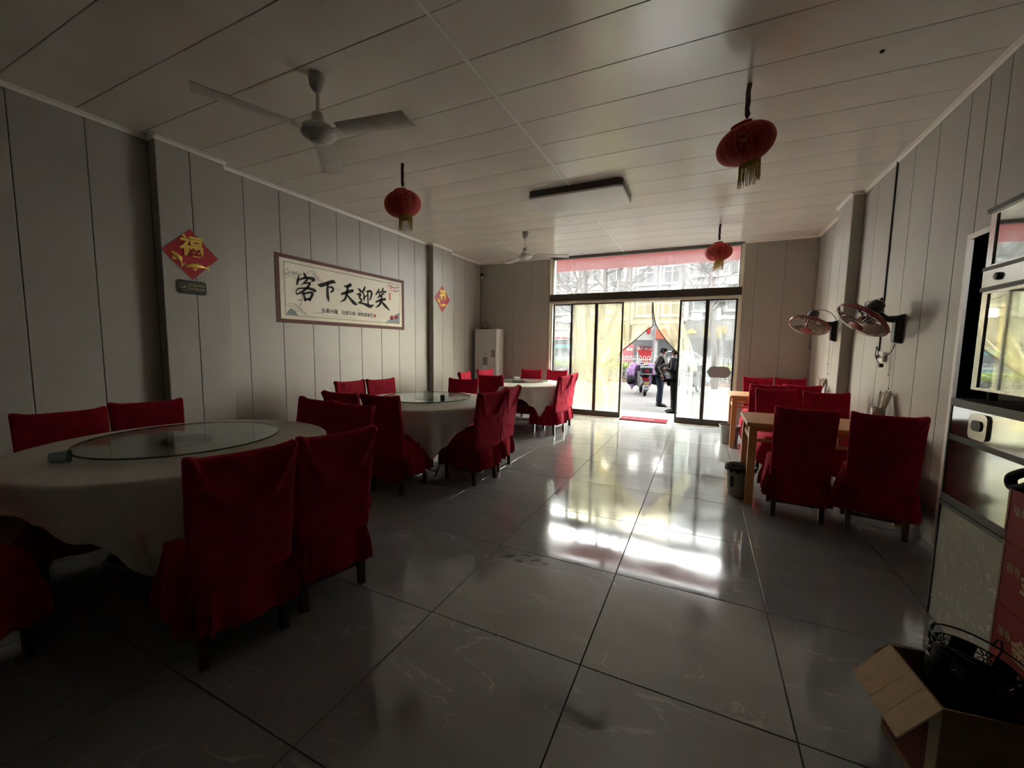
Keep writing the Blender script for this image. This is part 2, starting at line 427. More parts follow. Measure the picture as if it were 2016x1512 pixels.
# floor: 0.8 m tiles
floor = struct('floor', MB().box(XL - .2, XR + .2, YB - .2, YF + .20, -.06, -.004), 'grout')
T = .8; G = .0022
cache = {}
def tile_piece(x0, x1, y0, y1):
    if x1 - x0 < .03 or y1 - y0 < .03: return
    key = (round(x1 - x0, 3), round(y1 - y0, 3))
    if key not in cache:
        hx, hy = key[0] / 2 - G, key[1] / 2 - G; b = .0015
        mb = MB().loft([[(-hx, -hy, -.012), (hx, -hy, -.012), (hx, hy, -.012), (-hx, hy, -.012)], [(-hx, -hy, -b), (hx, -hy, -b), (hx, hy, -b), (-hx, hy, -b)],
                        [(-hx + b, -hy + b, 0), (hx - b, -hy + b, 0), (hx - b, hy - b, 0), (-hx + b, hy - b, 0)]])
        cache[key] = mb.mesh('floor_tile', 'floor_tile')
    link('floor_tile', cache[key], floor, ((x0 + x1) / 2, (y0 + y1) / 2, 0))
for i in range(-6, 5):
    for j in range(-9, 9):
        x0 = -1.218 + T * i; y0 = 2.439 + T * j
        tile_piece(max(x0, XL), min(x0 + T, XR), max(y0, YB), min(y0 + T, YF + .2))

# ceiling: long plastic boards, joined along one pale strip
ceiling = struct('ceiling', MB().box(XL - .2, XR + .2, YB - .2, YF + .2, H + .009, H + .2), 'wall_core')
XJ = -1.465
cm = {}
for k in range(-11, 18):
    y0 = 1.161 + .4035 * k; y1 = min(y0 + .4035, YF); y0 = max(y0, YB)
    if y1 - y0 < .05: continue
    for a, b in ((XL, XJ), (XJ, XR)):
        key = (round(b - a, 3), round(y1 - y0, 3))
        if key not in cm:
            hx, hy = key[0] / 2 - .001, key[1] / 2 - .0022
            cm[key] = MB().loft([[(-hx, -hy, .012), (hx, -hy, .012), (hx, hy, .012), (-hx, hy, .012)], [(-hx, -hy, .003), (hx, -hy, .003), (hx, hy, .003), (-hx, hy, .003)],
                                 [(-hx, -hy + .003, 0), (hx, -hy + .003, 0), (hx, hy - .003, 0), (-hx, hy - .003, 0)]]).mesh('ceiling_board', 'ceiling_pvc')
        link('ceiling_board', cm[key], ceiling, ((a + b) / 2, (y0 + y1) / 2, H))
part('joint_strip', MB().box(XJ - .014, XJ + .014, YB, YF, H - .004, H + .002), 'trim_white', ceiling)

# wall cladding
pm = {}
def clad(parent, axis, face, a0, a1, z0=0.0, z1=H, sign=1, mat='wall_pvc'):
    """one upright board; axis 'x' = board lies in a plane x = face, sign = the way it looks"""
    if a1 - a0 < .02: return
    key = (axis, sign, round(a1 - a0, 3), round(z1 - z0, 3), mat)
    if key not in pm:
        h = (a1 - a0) / 2 - .0022; t = .010; b = .003
        rings = [[(0 - t * sign, -h, 0), (0 - t * sign, h, 0), (0 - t * sign, h, z1 - z0), (0 - t * sign, -h, z1 - z0)],
                 [(-b * sign, -h, 0), (-b * sign, h, 0), (-b * sign, h, z1 - z0), (-b * sign, -h, z1 - z0)],
                 [(0, -h + b, 0), (0, h - b, 0), (0, h - b, z1 - z0), (0, -h + b, z1 - z0)]]
        if axis == 'y': rings = [[(p[1], p[0], p[2]) for p in r] for r in rings]
        pm[key] = MB().loft(rings).mesh('wall_board', mat)
    m = (a0 + a1) / 2
    link('wall_board', pm[key], parent, (face, m, z0) if axis == 'x' else (m, face, z0))
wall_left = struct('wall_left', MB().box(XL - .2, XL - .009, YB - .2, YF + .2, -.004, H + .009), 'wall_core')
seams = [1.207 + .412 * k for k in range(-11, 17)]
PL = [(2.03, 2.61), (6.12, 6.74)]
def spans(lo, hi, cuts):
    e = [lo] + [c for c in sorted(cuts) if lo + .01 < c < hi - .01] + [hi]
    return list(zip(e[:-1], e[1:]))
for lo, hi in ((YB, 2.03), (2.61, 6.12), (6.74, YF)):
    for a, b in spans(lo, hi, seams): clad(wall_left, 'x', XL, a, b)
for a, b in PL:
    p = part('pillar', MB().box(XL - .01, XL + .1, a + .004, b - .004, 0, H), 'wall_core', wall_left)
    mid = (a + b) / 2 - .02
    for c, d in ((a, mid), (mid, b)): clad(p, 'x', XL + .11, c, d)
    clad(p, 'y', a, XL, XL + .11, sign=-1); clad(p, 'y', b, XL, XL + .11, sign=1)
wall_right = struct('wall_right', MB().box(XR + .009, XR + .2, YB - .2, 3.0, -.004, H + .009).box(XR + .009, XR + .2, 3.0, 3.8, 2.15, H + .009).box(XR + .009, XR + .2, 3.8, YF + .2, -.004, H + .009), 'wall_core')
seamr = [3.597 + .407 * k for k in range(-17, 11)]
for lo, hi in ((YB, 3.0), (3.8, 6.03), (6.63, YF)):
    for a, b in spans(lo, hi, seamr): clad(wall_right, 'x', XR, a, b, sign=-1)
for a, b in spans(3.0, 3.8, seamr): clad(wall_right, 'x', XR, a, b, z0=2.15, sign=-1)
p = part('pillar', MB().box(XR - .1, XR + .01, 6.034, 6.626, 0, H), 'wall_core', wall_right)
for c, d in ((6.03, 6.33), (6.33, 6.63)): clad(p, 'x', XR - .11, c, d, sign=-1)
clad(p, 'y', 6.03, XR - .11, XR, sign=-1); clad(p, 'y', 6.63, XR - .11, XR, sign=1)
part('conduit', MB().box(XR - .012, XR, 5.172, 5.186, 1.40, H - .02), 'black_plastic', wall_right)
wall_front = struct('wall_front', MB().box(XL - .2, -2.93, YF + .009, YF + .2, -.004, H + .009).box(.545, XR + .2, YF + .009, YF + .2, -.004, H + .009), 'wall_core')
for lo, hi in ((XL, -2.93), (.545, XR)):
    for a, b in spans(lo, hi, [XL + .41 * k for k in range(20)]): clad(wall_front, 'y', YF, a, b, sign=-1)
struct('wall_back', MB().box(XL - .2, XR + .2, YB - .2, YB, -.004, H + .009), 'wall_pvc')
# kitchen doorway behind the cabinet, dark tiled passage
d4 = struct('door_4', MB().box(XR - .012, XR + .2, 3.8, 3.835, 0, 2.185).box(XR - .012, XR + .2, 2.965, 3.0, 0, 2.185).box(XR - .012, XR + .2, 3.0, 3.8, 2.15, 2.185), 'trim_white')
wk = struct('wall_kitchen', MB().box(2.72, 2.8, 2.0, 5.4, -.004, 2.6).box(XR + .2, 2.8, 5.32, 5.4, -.004, 2.6).box(XR + .2, 2.8, 2.0, 2.08, -.004, 1.9).box(XR + .2, 2.8, 2.0, 2.08, 2.2, 2.6).box(XR + .2, 2.05, 2.0, 2.08, 1.9, 2.2).box(2.40, 2.8, 2.0, 2.08, 1.9, 2.2).box(XR + .2, 2.8, 2.0, 5.4, 2.5, 2.6), 'grout')  # unseen vent opening in the near end wall, added to let sky light in
struct('floor_kitchen', MB().box(XR + .0, 2.8, 2.0, 5.4, -.06, -.001), 'kitchen_tile')
kt = MB().box(-.008, 0, -.199, .199, -.299, .299).mesh('wall_tile', 'kitchen_tile'); kt2 = MB().box(-.199, .199, -.008, 0, -.299, .299).mesh('wall_tile', 'kitchen_tile')
for a in range(7):
    for b in range(4): link('wall_tile', kt, wk, (2.72, 2.3 + .4 * a + .1, .3 + .6 * b))
for a in range(2):
    for b in range(4): link('wall_tile', kt2, wk, (2.0 + .4 * a + .1, 5.32, .3 + .6 * b))
# crown mouldings
def crown(name, pts, nrm):
    mb = MB()
    for (x0, y0), (x1, y1), (nx, ny) in zip(pts[:-1], pts[1:], nrm):
        q = [(0, 0), (.028, 0), (.028, -.006), (.010, -.014), (.006, -.034), (0, -.034)]
        mb.loft([[(x + nx * d, y + ny * d, H + z) for d, z in q] for x, y in ((x0, y0), (x1, y1))])
    struct(name, mb, 'trim_white')
xl, xp = XL, XL + .11
crown('trim_1', [(xl, YB), (xl, 2.03), (xp, 2.03), (xp, 2.61), (xl, 2.61), (xl, 6.12), (xp, 6.12), (xp, 6.74), (xl, 6.74), (xl, YF)],
      [(1, 0), (0, -1), (1, 0), (0, 1), (1, 0), (0, -1), (1, 0), (0, 1), (1, 0)])
xl, xp = XR, XR - .11
crown('trim_2', [(xl, YB), (xl, 6.03), (xp, 6.03), (xp, 6.63), (xl, 6.63), (xl, YF)], [(-1, 0), (0, -1), (-1, 0), (0, 1), (-1, 0)])
crown('trim_3', [(XL, YF), (-2.93, YF)], [(0, -1)])
crown('trim_4', [(.545, YF), (XR, YF)], [(0, -1)])

# ------------------------------------------------------------------ shop front: transom, header, sliding leaves
GY = 8.08
w1 = struct('window_1', MB().box(-2.88, .50, GY - .03, GY + .03, 3.165, H + .02).box(-2.90, -2.87, GY - .03, GY + .03, 2.44, H).box(.49, .52, GY - .03, GY + .03, 2.44, H), 'frame_grey')
part('pane', MB().box(-2.87, .49, GY - .004, GY + .004, 2.45, 3.166), 'transom_glass', w1)
struct('trim_5', MB().box(-2.93, .545, YF - .03, YF + .20, 2.325, 2.46), 'bronze_frame')
struct('trim_6', MB().box(-2.93, .545, YF - .01, YF + .18, 2.275, 2.325), 'jamb_cream')
struct('trim_7', MB().box(-2.945, -2.915, YF - .012, YF + .2, 0, H - .03).box(-2.915, -2.88, YF + .02, YF + .2, 0, H - .03).box(-2.95, -2.90, YF - .03, YF - .01, .95, 1.08), 'jamb_cream')
struct('trim_8', MB().box(.53, .56, YF - .012, YF + .2, 0, H - .03).box(.50, .53, YF + .02, YF + .2, 0, H - .03), 'jamb_cream')
struct('trim_9', MB().box(-2.93, .545, YF - .03, YF + .2, 0, .006), 'jamb_cream')
def leaf(name, x0, x1, y, rail=True):
    mb = MB().box(x0 - .004, x0 + .03, y - .02, y + .02, .008, 2.28).box(x1 - .03, x1 + .004, y - .02, y + .02, .008, 2.28).box(x0 + .03, x1 - .03, y - .018, y + .018, 2.25, 2.28)
    o = struct(name, mb, 'bronze_frame')
    part('bottom_rail', MB().box(x0 + .03, x1 - .03, y - .02, y + .02, .008, .118), 'bronze_frame', o)
    part('pane', MB().box(x0 + .03, x1 - .03, y - .004, y + .004, .118, 2.25), 'pane_glass', o)
    return o
leaf('window_2', -2.88, -2.475, GY + .05)
leaf('door_1', -2.475, -1.96, GY)
leaf('door_2', -1.96, -1.435, GY)
leaf('door_3', -.425, .03, GY)
d5 = leaf('door_5', .03, .50, GY)
# hexagonal plaque stuck on the right-hand leaf
pl = thing('door_plaque', 'dark grey hexagonal plaque stuck on the right-hand glass door', 'plaque', (.272, GY - .009, .985))
hexa = [(-.20, 0), (-.145, -.085), (-.12, -.10), (.12, -.10), (.145, -.085), (.20, 0), (.145, .085), (.12, .10), (-.12, .10), (-.145, .085)]
part('plate', MB().prism(hexa, -.004, .004), 'ac_grey', pl, rot=ON_FRONT)
tx = MB().box(-.12, .12, -.006, -.005, .012, .026)
for k in range(5): tx.box(-.09 + .04 * k, -.07 + .04 * k, -.006, -.005, .045, .062)
for k in range(4): tx.box(-.12 + .065 * k, -.09 + .065 * k, -.006, -.005, -.052, -.022)
part('lettering', tx, 'grey_plate', pl)

# magnetic door curtain of yellow film, pulled aside in the middle
def film(name, mat, parent, inner, outer, n=40, m=26, y=8.25, amp=.02, waves=7, edge=None):
    a = spline(inner, 8); b = spline(outer, 8); rows = []
    for i in range(n + 1):
        t = i / n * (len(a) - 1); k = min(int(t), len(a) - 2); f = t - k
        A = [a[k][q] * (1 - f) + a[k + 1][q] * f for q in range(2)]
        t = i / n * (len(b) - 1); k = min(int(t), len(b) - 2); f = t - k
        B = [b[k][q] * (1 - f) + b[k + 1][q] * f for q in range(2)]
        row = []
        for j in range(m + 1):
            s = j / m
            row.append((A[0] + (B[0] - A[0]) * s, y + amp * (.3 + .7 * i / n) * math.sin(waves * 2 * PI * s + 2 * i / n), A[1] + (B[1] - A[1]) * s))
        rows.append(row)
    mb = MB().loft(rows, cap=False, close=False)
    o = part(name, mb, mat, parent, smooth='all')
    if edge: part('edge_piping', MB().tube([(x, y - .006, z) for x, z in a], .011, 6), 'bronze_frame', parent, smooth=True)
    return o
cl = thing('door_curtain', 'yellow film door curtain pulled to the left of the open doorway', 'curtain', group='door curtains')
film('film', 'film_yellow', cl, [(-2.46, 2.27), (-2.46, 1.2), (-2.46, .06)], [(-1.44, 2.27), (-1.44, 1.2), (-1.44, .06)], amp=.012, waves=9, y=8.21)
film('film', 'film_yellow', cl, [(-.93, 2.27), (-.925, 2.05), (-.905, 1.83), (-1.03, 1.73), (-1.42, 1.37), (-1.80, 1.05), (-1.86, .98)],
     [(-1.46, 2.27), (-1.52, 2.0), (-1.6, 1.7), (-1.72, 1.45), (-1.84, 1.2), (-1.92, 1.06), (-1.93, .99)], edge=True, y=8.27, amp=.03, waves=4)
film('film', 'film_yellow', cl, [(-1.86, .98), (-1.80, .7), (-1.78, .3)], [(-1.93, .99), (-2.02, .7), (-2.06, .3)], y=8.27, amp=.03, waves=3)
cr = thing('door_curtain', 'yellow film door curtain pulled to the right of the open doorway', 'curtain', group='door curtains')
film('film', 'film_yellow', cr, [(-.92, 2.27), (-.90, 2.05), (-.836, 1.82), (-.645, 1.54), (-.46, 1.34), (-.25, 1.1), (-.19, .98)],
     [(-.40, 2.27), (-.40, 2.0), (-.34, 1.8), (-.24, 1.55), (-.16, 1.3), (-.10, 1.1), (-.08, .98)], edge=True, y=8.27, amp=.03, waves=4)
film('film', 'film_pale', cr, [(-.40, 1.36), (-.41, .8), (-.42, .05)], [(-.16, 1.3), (-.15, .8), (-.16, .05)], y=8.23, amp=.035, waves=5)

# ------------------------------------------------------------------ ceiling fans, lamp, lanterns
def ceiling_fan(label, loc, ang, R0=.70):
    t = thing('ceiling_fan', label, 'fan', loc, group='ceiling fans')
    part('canopy', MB().lathe([(.05, 0), (.055, -.02), (.05, -.07), (.028, -.105), (.016, -.11)], 20), 'fan_white', t, True)
    part('rod', MB().tube([(0, 0, -.10), (0, 0, -.27)], .011, 10), 'fan_steel', t, True)
    mot = part('motor', MB().lathe([(.016, -.24), (.038, -.245), (.045, -.30), (.06, -.32), (.10, -.335), (.112, -.355), (.112, -.385), (.095, -.405), (.06, -.42), (.055, -.424)], 32), 'fan_white', t, True)
    part('cap', MB().lathe([(.054, -.422), (.05, -.432), (.03, -.442), (.004, -.446)], 24), 'fan_steel', mot, True)
    bm = MB(); ar = MB()
    n = 12; rows = []
    for i in range(n + 1):
        s = i / n; r = .17 + (R0 - .17) * s; wd = .060 + .018 * s
        row = []
        for j in range(9):
            q = -1 + 2 * j / 8
            row.append((r + (.012 * q if i == n else 0), q * wd, -.362 - q * .010 - .010 * (1 - q * q) * 1.0))
        rows.append(row)
    under = [[(x, y, z - .0035) for x, y, z in row[::-1]] for row in rows]
    bm.loft([a + b for a, b in zip(rows, under)])
    ar.beam((.10, 0, -.37), (.24, 0, -.364), .05, .006)
    bmesh_ = bm.mesh('blade', 'fan_white', True); armesh = ar.mesh('blade_arm', 'fan_steel')
    for a in ang:
        b = link('blade', bmesh_, t, rot=(0, 0, R(a)))
        link('blade_arm', armesh, b)
    return t
ceiling_fan('white three-blade ceiling fan above the nearest round table', (-2.48, 2.075, H), (-111, 10, 131))
ceiling_fan('small-looking white ceiling fan near the glass front', (-2.67, 6.10, H), (-106, 24, 138))

t = thing('ceiling_lamp', 'rectangular flat ceiling lamp with dark rim and white diffuser', 'lamp', (-1.425, 4.87, H))
part('rim', MB().prism(rounded(-.55, .55, -.32, .32, .06), -.07, -.001), 'lamp_frame', t, True)
part('diffuser', MB().loft([[(x, y, -.071) for x, y in rounded(-.545, .545, -.315, .315, .058)], [(x, y, -.09) for x, y in rounded(-.54, .54, -.31, .31, .055)], [(x, y, -.098) for x, y in rounded(-.51, .51, -.28, .28, .05)]]), 'lamp_diffuser', t, True)

def lantern(label, loc, tilt, rz, scale=1.0):
    t = thing('red_lantern', label, 'lantern', loc, group='red paper lanterns')
    part('hanging_cord', MB().tube([(.004, 0, 0), (-.002, 0, -.05), (0, 0, -.12), (-.004, 0, -.17)], [.016, .015, .016, .014], 8).tube([(-.004, 0, -.16), (.002, 0, -.20), (0, 0, -.225)], [.012, .018, .006], 8), 'dark_cord', t, True)
    part('wire_hook', MB().tube([(0, 0, -.215), (-.045, 0, -.255), (-.05, 0, -.275)], .0018, 5).tube([(0, 0, -.215), (.045, 0, -.24), (.05, 0, -.27)], .0018, 5), 'wire', t)
    n = 72; rows = []; ribs = 12; RB = .185; HB = .125
    for i in range(21):
        ph = -PI / 2 * .80 + PI * .80 * i / 20
        row = []
        for j in range(n):
            a = 2 * PI * j / n
            sc = 1 - .035 * (1 - abs(math.sin(ribs * a / 2))) ** 2 * math.cos(ph)
            row.append((RB * math.cos(ph) ** .85 * sc * math.cos(a), RB * math.cos(ph) ** .85 * sc * math.sin(a), HB * math.sin(ph)))
        rows.append(row)
    rotm = Euler((R(tilt[0]), R(tilt[1]), R(rz)))
    c = Vector((0, 0, -.395))
    body = part('paper_body', MB().loft(rows, cap=True), 'lantern_red', t, 'all', loc=c, rot=rotm)
    rb = MB()
    for k in range(ribs):
        a = 2 * PI * (k) / ribs
        rb.tube([(RB * math.cos(p) ** .85 * .968 * math.cos(a), RB * math.cos(p) ** .85 * .968 * math.sin(a), HB * math.sin(p)) for p in [-PI * .4 + PI * .8 * q / 14 for q in range(15)]], .0022, 5)
    part('ribs', rb, 'lantern_rib', body)
    pr = MB()
    random.seed(int(loc[0] * 100) + 5)
    for k in (1.5, 4.5, 7.5, 10.5):   # gold printed flowers, slightly proud of the paper
        a0 = 2 * PI * k / ribs
        for q in range(16):
            a = a0 + random.uniform(-.20, .20); p = random.uniform(-.5, .5); r = random.uniform(.004, .011)
            cc = Vector((RB * math.cos(p) ** .85 * math.cos(a), RB * math.cos(p) ** .85 * math.sin(a), HB * math.sin(p)))
            nn = cc.normalized(); e1 = nn.cross(Vector((0, 0, 1))).normalized(); e2 = nn.cross(e1)
            pr.add([cc * 1.006 + (e1 * math.cos(v) + e2 * math.sin(v)) * r * (1 if i_ % 2 else .5) for i_, v in enumerate([2 * PI * w_ / 10 for w_ in range(10)])], [tuple(range(10))])
    part('gold_print', pr, 'lantern_gold_print', body)['kind'] = 'stuff'
    part('top_collar', MB().lathe([(.062, .108), (.066, .112), (.066, .135), (.060, .139), (.05, .135), (.05, .108)], 28), 'lantern_red', body, True)
    part('bottom_collar', MB().lathe([(.062, -.108), (.067, -.112), (.067, -.145), (.058, -.145), (.058, -.108)], 28), 'gold_fringe', body, True)
    fr = MB(); off = rotm.to_matrix() @ Vector((0, 0, -.142)) + c
    for k in range(64):
        a = 2 * PI * k / 64; rr = .064 + random.uniform(-.004, .004); ln = .135 + random.uniform(-.03, .01)
        x, y = off.x + rr * math.cos(a), off.y + rr * math.sin(a); zt = off.z + math.sin(R(-tilt[1])) * rr * math.cos(a) + .01
        dx, dy = random.uniform(-.006, .006), random.uniform(-.006, .006)
        fr.tube([(x, y, zt), (x + dx * .3, y + dy * .3, zt - ln * .5), (x + dx, y + dy, zt - ln)], [.0020, .0022, .0014], 4)
    part('fringe', fr, 'gold_fringe', t)
lantern('red lantern with gold fringe above the middle round table', (-2.845, 3.369, H), (4, -10), 10)
lantern('largest-looking red lantern hanging near the right wall', (.188, 3.353, H), (2, -20), 35)
lantern('red lantern with gold fringe hanging in front of the transom window', (.127, 6.817, H), (0, -4), 20)
mark = MB().lathe([(.012, 0), (.014, -.004), (.006, -.012), (.001, -.013)], 12)
tag(link('ceiling_hook', mark.mesh('ceiling_hook', 'black_plastic')), 'tiny black hook in a bare ceiling board at upper right', 'hook').location = (.885, 3.324, H)

# ================================================================== round tables
TZ = .775; TR = .775
def round_table(label, cloth_label, glass_label, cx, cy, rz, seed):
    random.seed(seed)
    t = thing('round_table', label, 'table', (cx, cy, 0), R(rz), 'round banquet tables')
    part('tabletop', MB().lathe([(TR - .006, TZ - .03), (TR, TZ - .026), (TR, TZ - .010), (TR - .006, TZ - .006)], 64), 'chipboard', t, True)
    for sx in (-1, 1):
        for sy in (-1, 1):
            part('leg', MB().tube([(sx * .34, sy * .30, TZ - .03), (sx * .36, sy * -.30, .012)], .014, 8), 'table_steel', t, True)
    part('leg_brace', MB().tube([(-.36, .27, .07), (.36, .27, .07)], .010, 8).tube([(-.36, -.27, .07), (.36, -.27, .07)], .010, 8).tube([(-.35, 0, .38), (.35, 0, .38)], .010, 8), 'table_steel', t, True)
    # square cloth: short over the sides, four corners hanging down
    n = 240; S2 = .905; rows = []
    ph = [random.uniform(0, 6.28) for _ in range(6)]
    def wob(a): return math.sin(11 * a + ph[0]) * .5 + math.sin(17 * a + ph[1]) * .35 + math.sin(29 * a + ph[2]) * .3
    sd = Vector((seed * 3.1, seed * 1.7, 0))
    def top_z(r, a):
        x, y = r * math.cos(a), r * math.sin(a)
        p = Vector((x * 4.5, y * 4.5, 0)) + sd
        ridge = 1 - abs(mnoise.noise(p + Vector((mnoise.noise(p * .7), mnoise.noise(p * .7 + Vector((9, 0, 0))), 0)) * 1.4)) * 2.2
        q = Vector((x * 11, y * 3, 3)) + sd
        ridge2 = 1 - abs(mnoise.noise(q)) * 2.5
        k = max(0, min(1, (r - .1) * 2.2)) * min(1, (.775 - r) * 14)
        return TZ + .0012 + k * (.0065 * max(0, ridge - .45) + .004 * max(0, ridge2 - .55))
    RR = [.001, .1, .18, .25] + [.30 + .0225 * q for q in range(20)] + [.748, .762, .770]
    for r in RR:
        rows.append([(r * math.cos(2 * PI * j / n), r * math.sin(2 * PI * j / n), top_z(r, 2 * PI * j / n)) for j in range(n)])
    ND = 12
    for i in range(ND + 1):
        s = i / ND; row = []
        for j in range(n):
            a = 2 * PI * j / n
            ext = S2 / max(abs(math.cos(a)), abs(math.sin(a)))
            corner = max(0, (ext - S2) / (S2 * .414))
            ext = min(ext, S2 * 1.385)
            drop = (ext - TR) * (1 + .05 * wob(a * 2)) + .006
            d = drop * s
            fold = (.010 + .055 * d) * wob(a) * min(1, s * 2.5)
            # near a corner the cloth swings in and makes a cone
            out = .012 + .05 * d * (1 - corner) + fold * (1 + corner)
            r = TR + out - .10 * d * corner * s
            z = TZ - .004 - d * .985
            row.append((r * math.cos(a), r * math.sin(a), z))
        rows.append(row)
    cl = link('tablecloth', MB().loft(rows, cap=False).mesh('tablecloth', 'cloth_white', 'all'), None, (cx, cy, 0), (0, 0, R(rz)))
    tag(cl, cloth_label, 'tablecloth', 'white tablecloths')
    g = thing('glass_turntable', glass_label, 'turntable', (cx, cy, TZ + .006), 0, 'glass turntables')
    part('bearing', MB().lathe([(.13, 0), (.13, .012), (.12, .022), (.115, .022)], 40), 'bearing', g, True)
    part('glass_disc', MB().lathe([(.001, .024), (.495, .024), (.495, .034), (.001, .034)], 72, cap=False), 'turntable_glass', g)
    part('rim', MB().lathe([(.4955, .024), (.4975, .026), (.4975, .032), (.4955, .034)], 72, cap=False), 'glass_edge', g, True)
T1, T2, T3 = (-2.865, 1.363), (-2.82, 3.72), (-2.85, 6.35)
round_table('round banquet table nearest the camera', 'white tablecloth with ragged hem on the nearest round table', 'glass turntable on the nearest round table', *T1, 8, 3)
round_table('round banquet table in the middle of the left row', 'white tablecloth with a long corner on the middle round table', 'glass turntable on the middle round table', *T2, -4, 11)
round_table('round banquet table by the glass front', 'white tablecloth on the round table by the glass front', 'glass turntable on the round table by the glass front', *T3, 6, 23)

# ================================================================== covered chairs
def chair_parts(seed):
    rnd = random.Random(seed)
    back = MB(); rows = []; n = 64
    ph = rnd.uniform(0, 6)
    NV = 26
    for i in range(NV + 1):
        v = i / NV; z = .36 + (.918 - .36) * v
        hw = .204 + .010 * v ** 1.5; th = .040 - .012 * v
        cy = -.190 - .078 * v ** 1.3
        loop = superloop(hw, th, 5, n, z, 0, cy); row = []
        for (x, y, zz) in loop:
            q = x / hw
            zz += v * (.015 * abs(q) ** 6 - .004 * (1 - q * q)) * (v ** 3)
            if y < cy:   # outside of the back: cloth pulled from the top corners
                dd = 0
                for sg in (-1, 1):
                    line = sg * (.92 - 1.15 * (1 - v) * 1.1)
                    dd += .028 * math.exp(-((q - line) / .085) ** 2) * (.25 + .75 * v) * (1 - .6 * (v < .25))
                dd -= .012 * (1 - q * q) * math.sin(PI * v)
                y -= dd
            else:
                y += .006 * math.exp(-((q + .5 - v) / .15) ** 2) * v - .008 * (1 - q * q) * math.sin(PI * v)
            y += .002 * math.sin(17 * v + 9 * q + ph)
            row.append((x, y, zz))
        rows.append(row)
    tz = [(x * .985, (y + .268) * .72 - .268, zz + .014) for x, y, zz in rows[-1]]
    t2 = [(x * .93, (y + .268) * .30 - .268, zz + .019 - .0) for x, y, zz in rows[-1]]
    back.loft(rows + [tz, t2])
    seat = MB(); rs = []
    for hw, hd, z in ((.200, .205, .36), (.206, .211, .43), (.205, .210, .452), (.196, .20, .464), (.16, .165, .472), (.02, .02, .474)):
        rs.append(superloop(hw, hd, 6, 56, z, 0, .025))
    seat.loft(rs)
    sk = MB(); N = 288; rr = []
    pl = [rnd.uniform(.6, 1.3) for _ in range(25)]
    for i in range(9):
        s = i / 8; z = .415 - (.415 - .158) * s
        row = []
        for k in range(N):
            a = 2 * PI * k / N; c, sn = math.cos(a), math.sin(a); e = 6
            bx = .204 * math.copysign(abs(c) ** (2 / e), c); by = .216 * math.copysign(abs(sn) ** (2 / e), sn) + .014
            u_ = 24 * k / N; cell = int(u_) % 24; f = u_ - int(u_)
            saw = (abs(f - .5) * 2) ** 4      # sharp ridge between pleats
            off = .004 + .012 * s + (.042 * min(1, s * 1.5) * pl[cell]) * saw + (.008 * (1 - s) * math.sin(k * 1.9 + ph) * (.5 - abs(s - .2)))
            nx, ny = c, sn
            l_ = max(abs(bx) / .204, abs(by - .014) / .216)
            zz = z - .006 * s * math.sin(k * PI / 4) * .6 + .012 * s * math.sin(2 * a + ph)
            row.append((bx + nx * off, by + ny * off, zz))
        rr.append(row)
    inner = [(x * .985, (y - .014) * .985 + .014, z) for x, y, z in rr[-1]]
    inner_up = [(x * .96, (y - .014) * .96 + .014, .40) for x, y, z in rr[0]]
    sk.loft(rr + [inner, inner_up], cap=False)
    return back.mesh('backrest', 'velvet', 'all'), seat.mesh('seat', 'velvet', 'all'), sk.mesh('skirt', 'velvet', 'all')
legs = {}
for sx in (-1, 1):
    for fy, y0, y1 in ((0, -.165, -.185), (1, .185, .19)):
        legs[(sx, fy)] = MB().loft([[(sx * .165 + a * .017, y1 + b * .017, 0) for a, b in ((-1, -1), (1, -1), (1, 1), (-1, 1))], [(sx * .165 + a * .021, y0 + b * .021, .40) for a, b in ((-1, -1), (1, -1), (1, 1), (-1, 1))]]).mesh('leg', 'dark_wood')
rails = MB().box(-.165, .165, -.185, -.165, .12, .145).box(-.178, -.152, -.17, .18, .16, .185).box(.152, .178, -.17, .18, .16, .185).mesh('stretcher', 'dark_wood')
protos = []
for sd in (1, 2, 3):
    protos.append(chair_parts(sd))
def chair(label, c, face, group, k=0):
    """c: where the middle of the top of the back stands; face: heading of the seat in degrees"""
    a = R(face); fx, fy = math.cos(a), math.sin(a)
    t = thing('covered_chair', label, 'chair', (c[0] + .27 * fx, c[1] + .27 * fy, 0), a - PI / 2, group)
    b, s, sk = protos[k % 3]
    link('backrest', b, t); link('seat', s, t); link('skirt', sk, t)
    for key in legs: link('leg', legs[key], t)
    link('stretcher', rails, t)
    return t
g1, g2, g3, g4 = 'chairs around the nearest round table', 'chairs around the middle round table', 'chairs around the round table by the glass front', 'chairs at the wooden tables'
chair('red covered chair nearest the camera, its back to the aisle', (-1.755, 1.045), 168.5, g1, 0)
chair('red covered chair, second along the aisle at the nearest round table', (-1.70, 1.49), 167.5, g1, 1)
chair('red covered chair behind the nearest round table, closer to the left wall', (-2.875, 2.30), -96, g1, 2)
chair('red covered chair behind the nearest round table, closer to the aisle', (-2.425, 2.265), -90, g1, 0)
chair('leftmost red covered chair by the left wall at the nearest round table', (-3.72, 1.085), -10.4, g1, 1)
chair('red covered chair by the left wall below the gold character diamond', (-3.81, 1.57), -16, g1, 2)
chair('red covered chair in the dark lower left corner', (-2.74, .13), 97, g1, 0)
chair('red covered chair on the near side of the middle round table, left one', (-3.075, 2.73), 92.7, g2, 1)
chair('red covered chair on the near side of the middle round table, right one', (-2.62, 2.765), 92.5, g2, 2)
chair('red covered chair under the left part of the calligraphy scroll', (-3.93, 3.64), -5, g2, 0)
chair('red covered chair under the right part of the calligraphy scroll', (-3.83, 4.06), -12, g2, 1)
chair('red covered chair on the aisle side of the middle table, nearer one', (-1.885, 3.545), 169.7, g2, 2)
chair('red covered chair on the aisle side of the middle table, farther one', (-1.92, 4.08), 184, g2, 0)
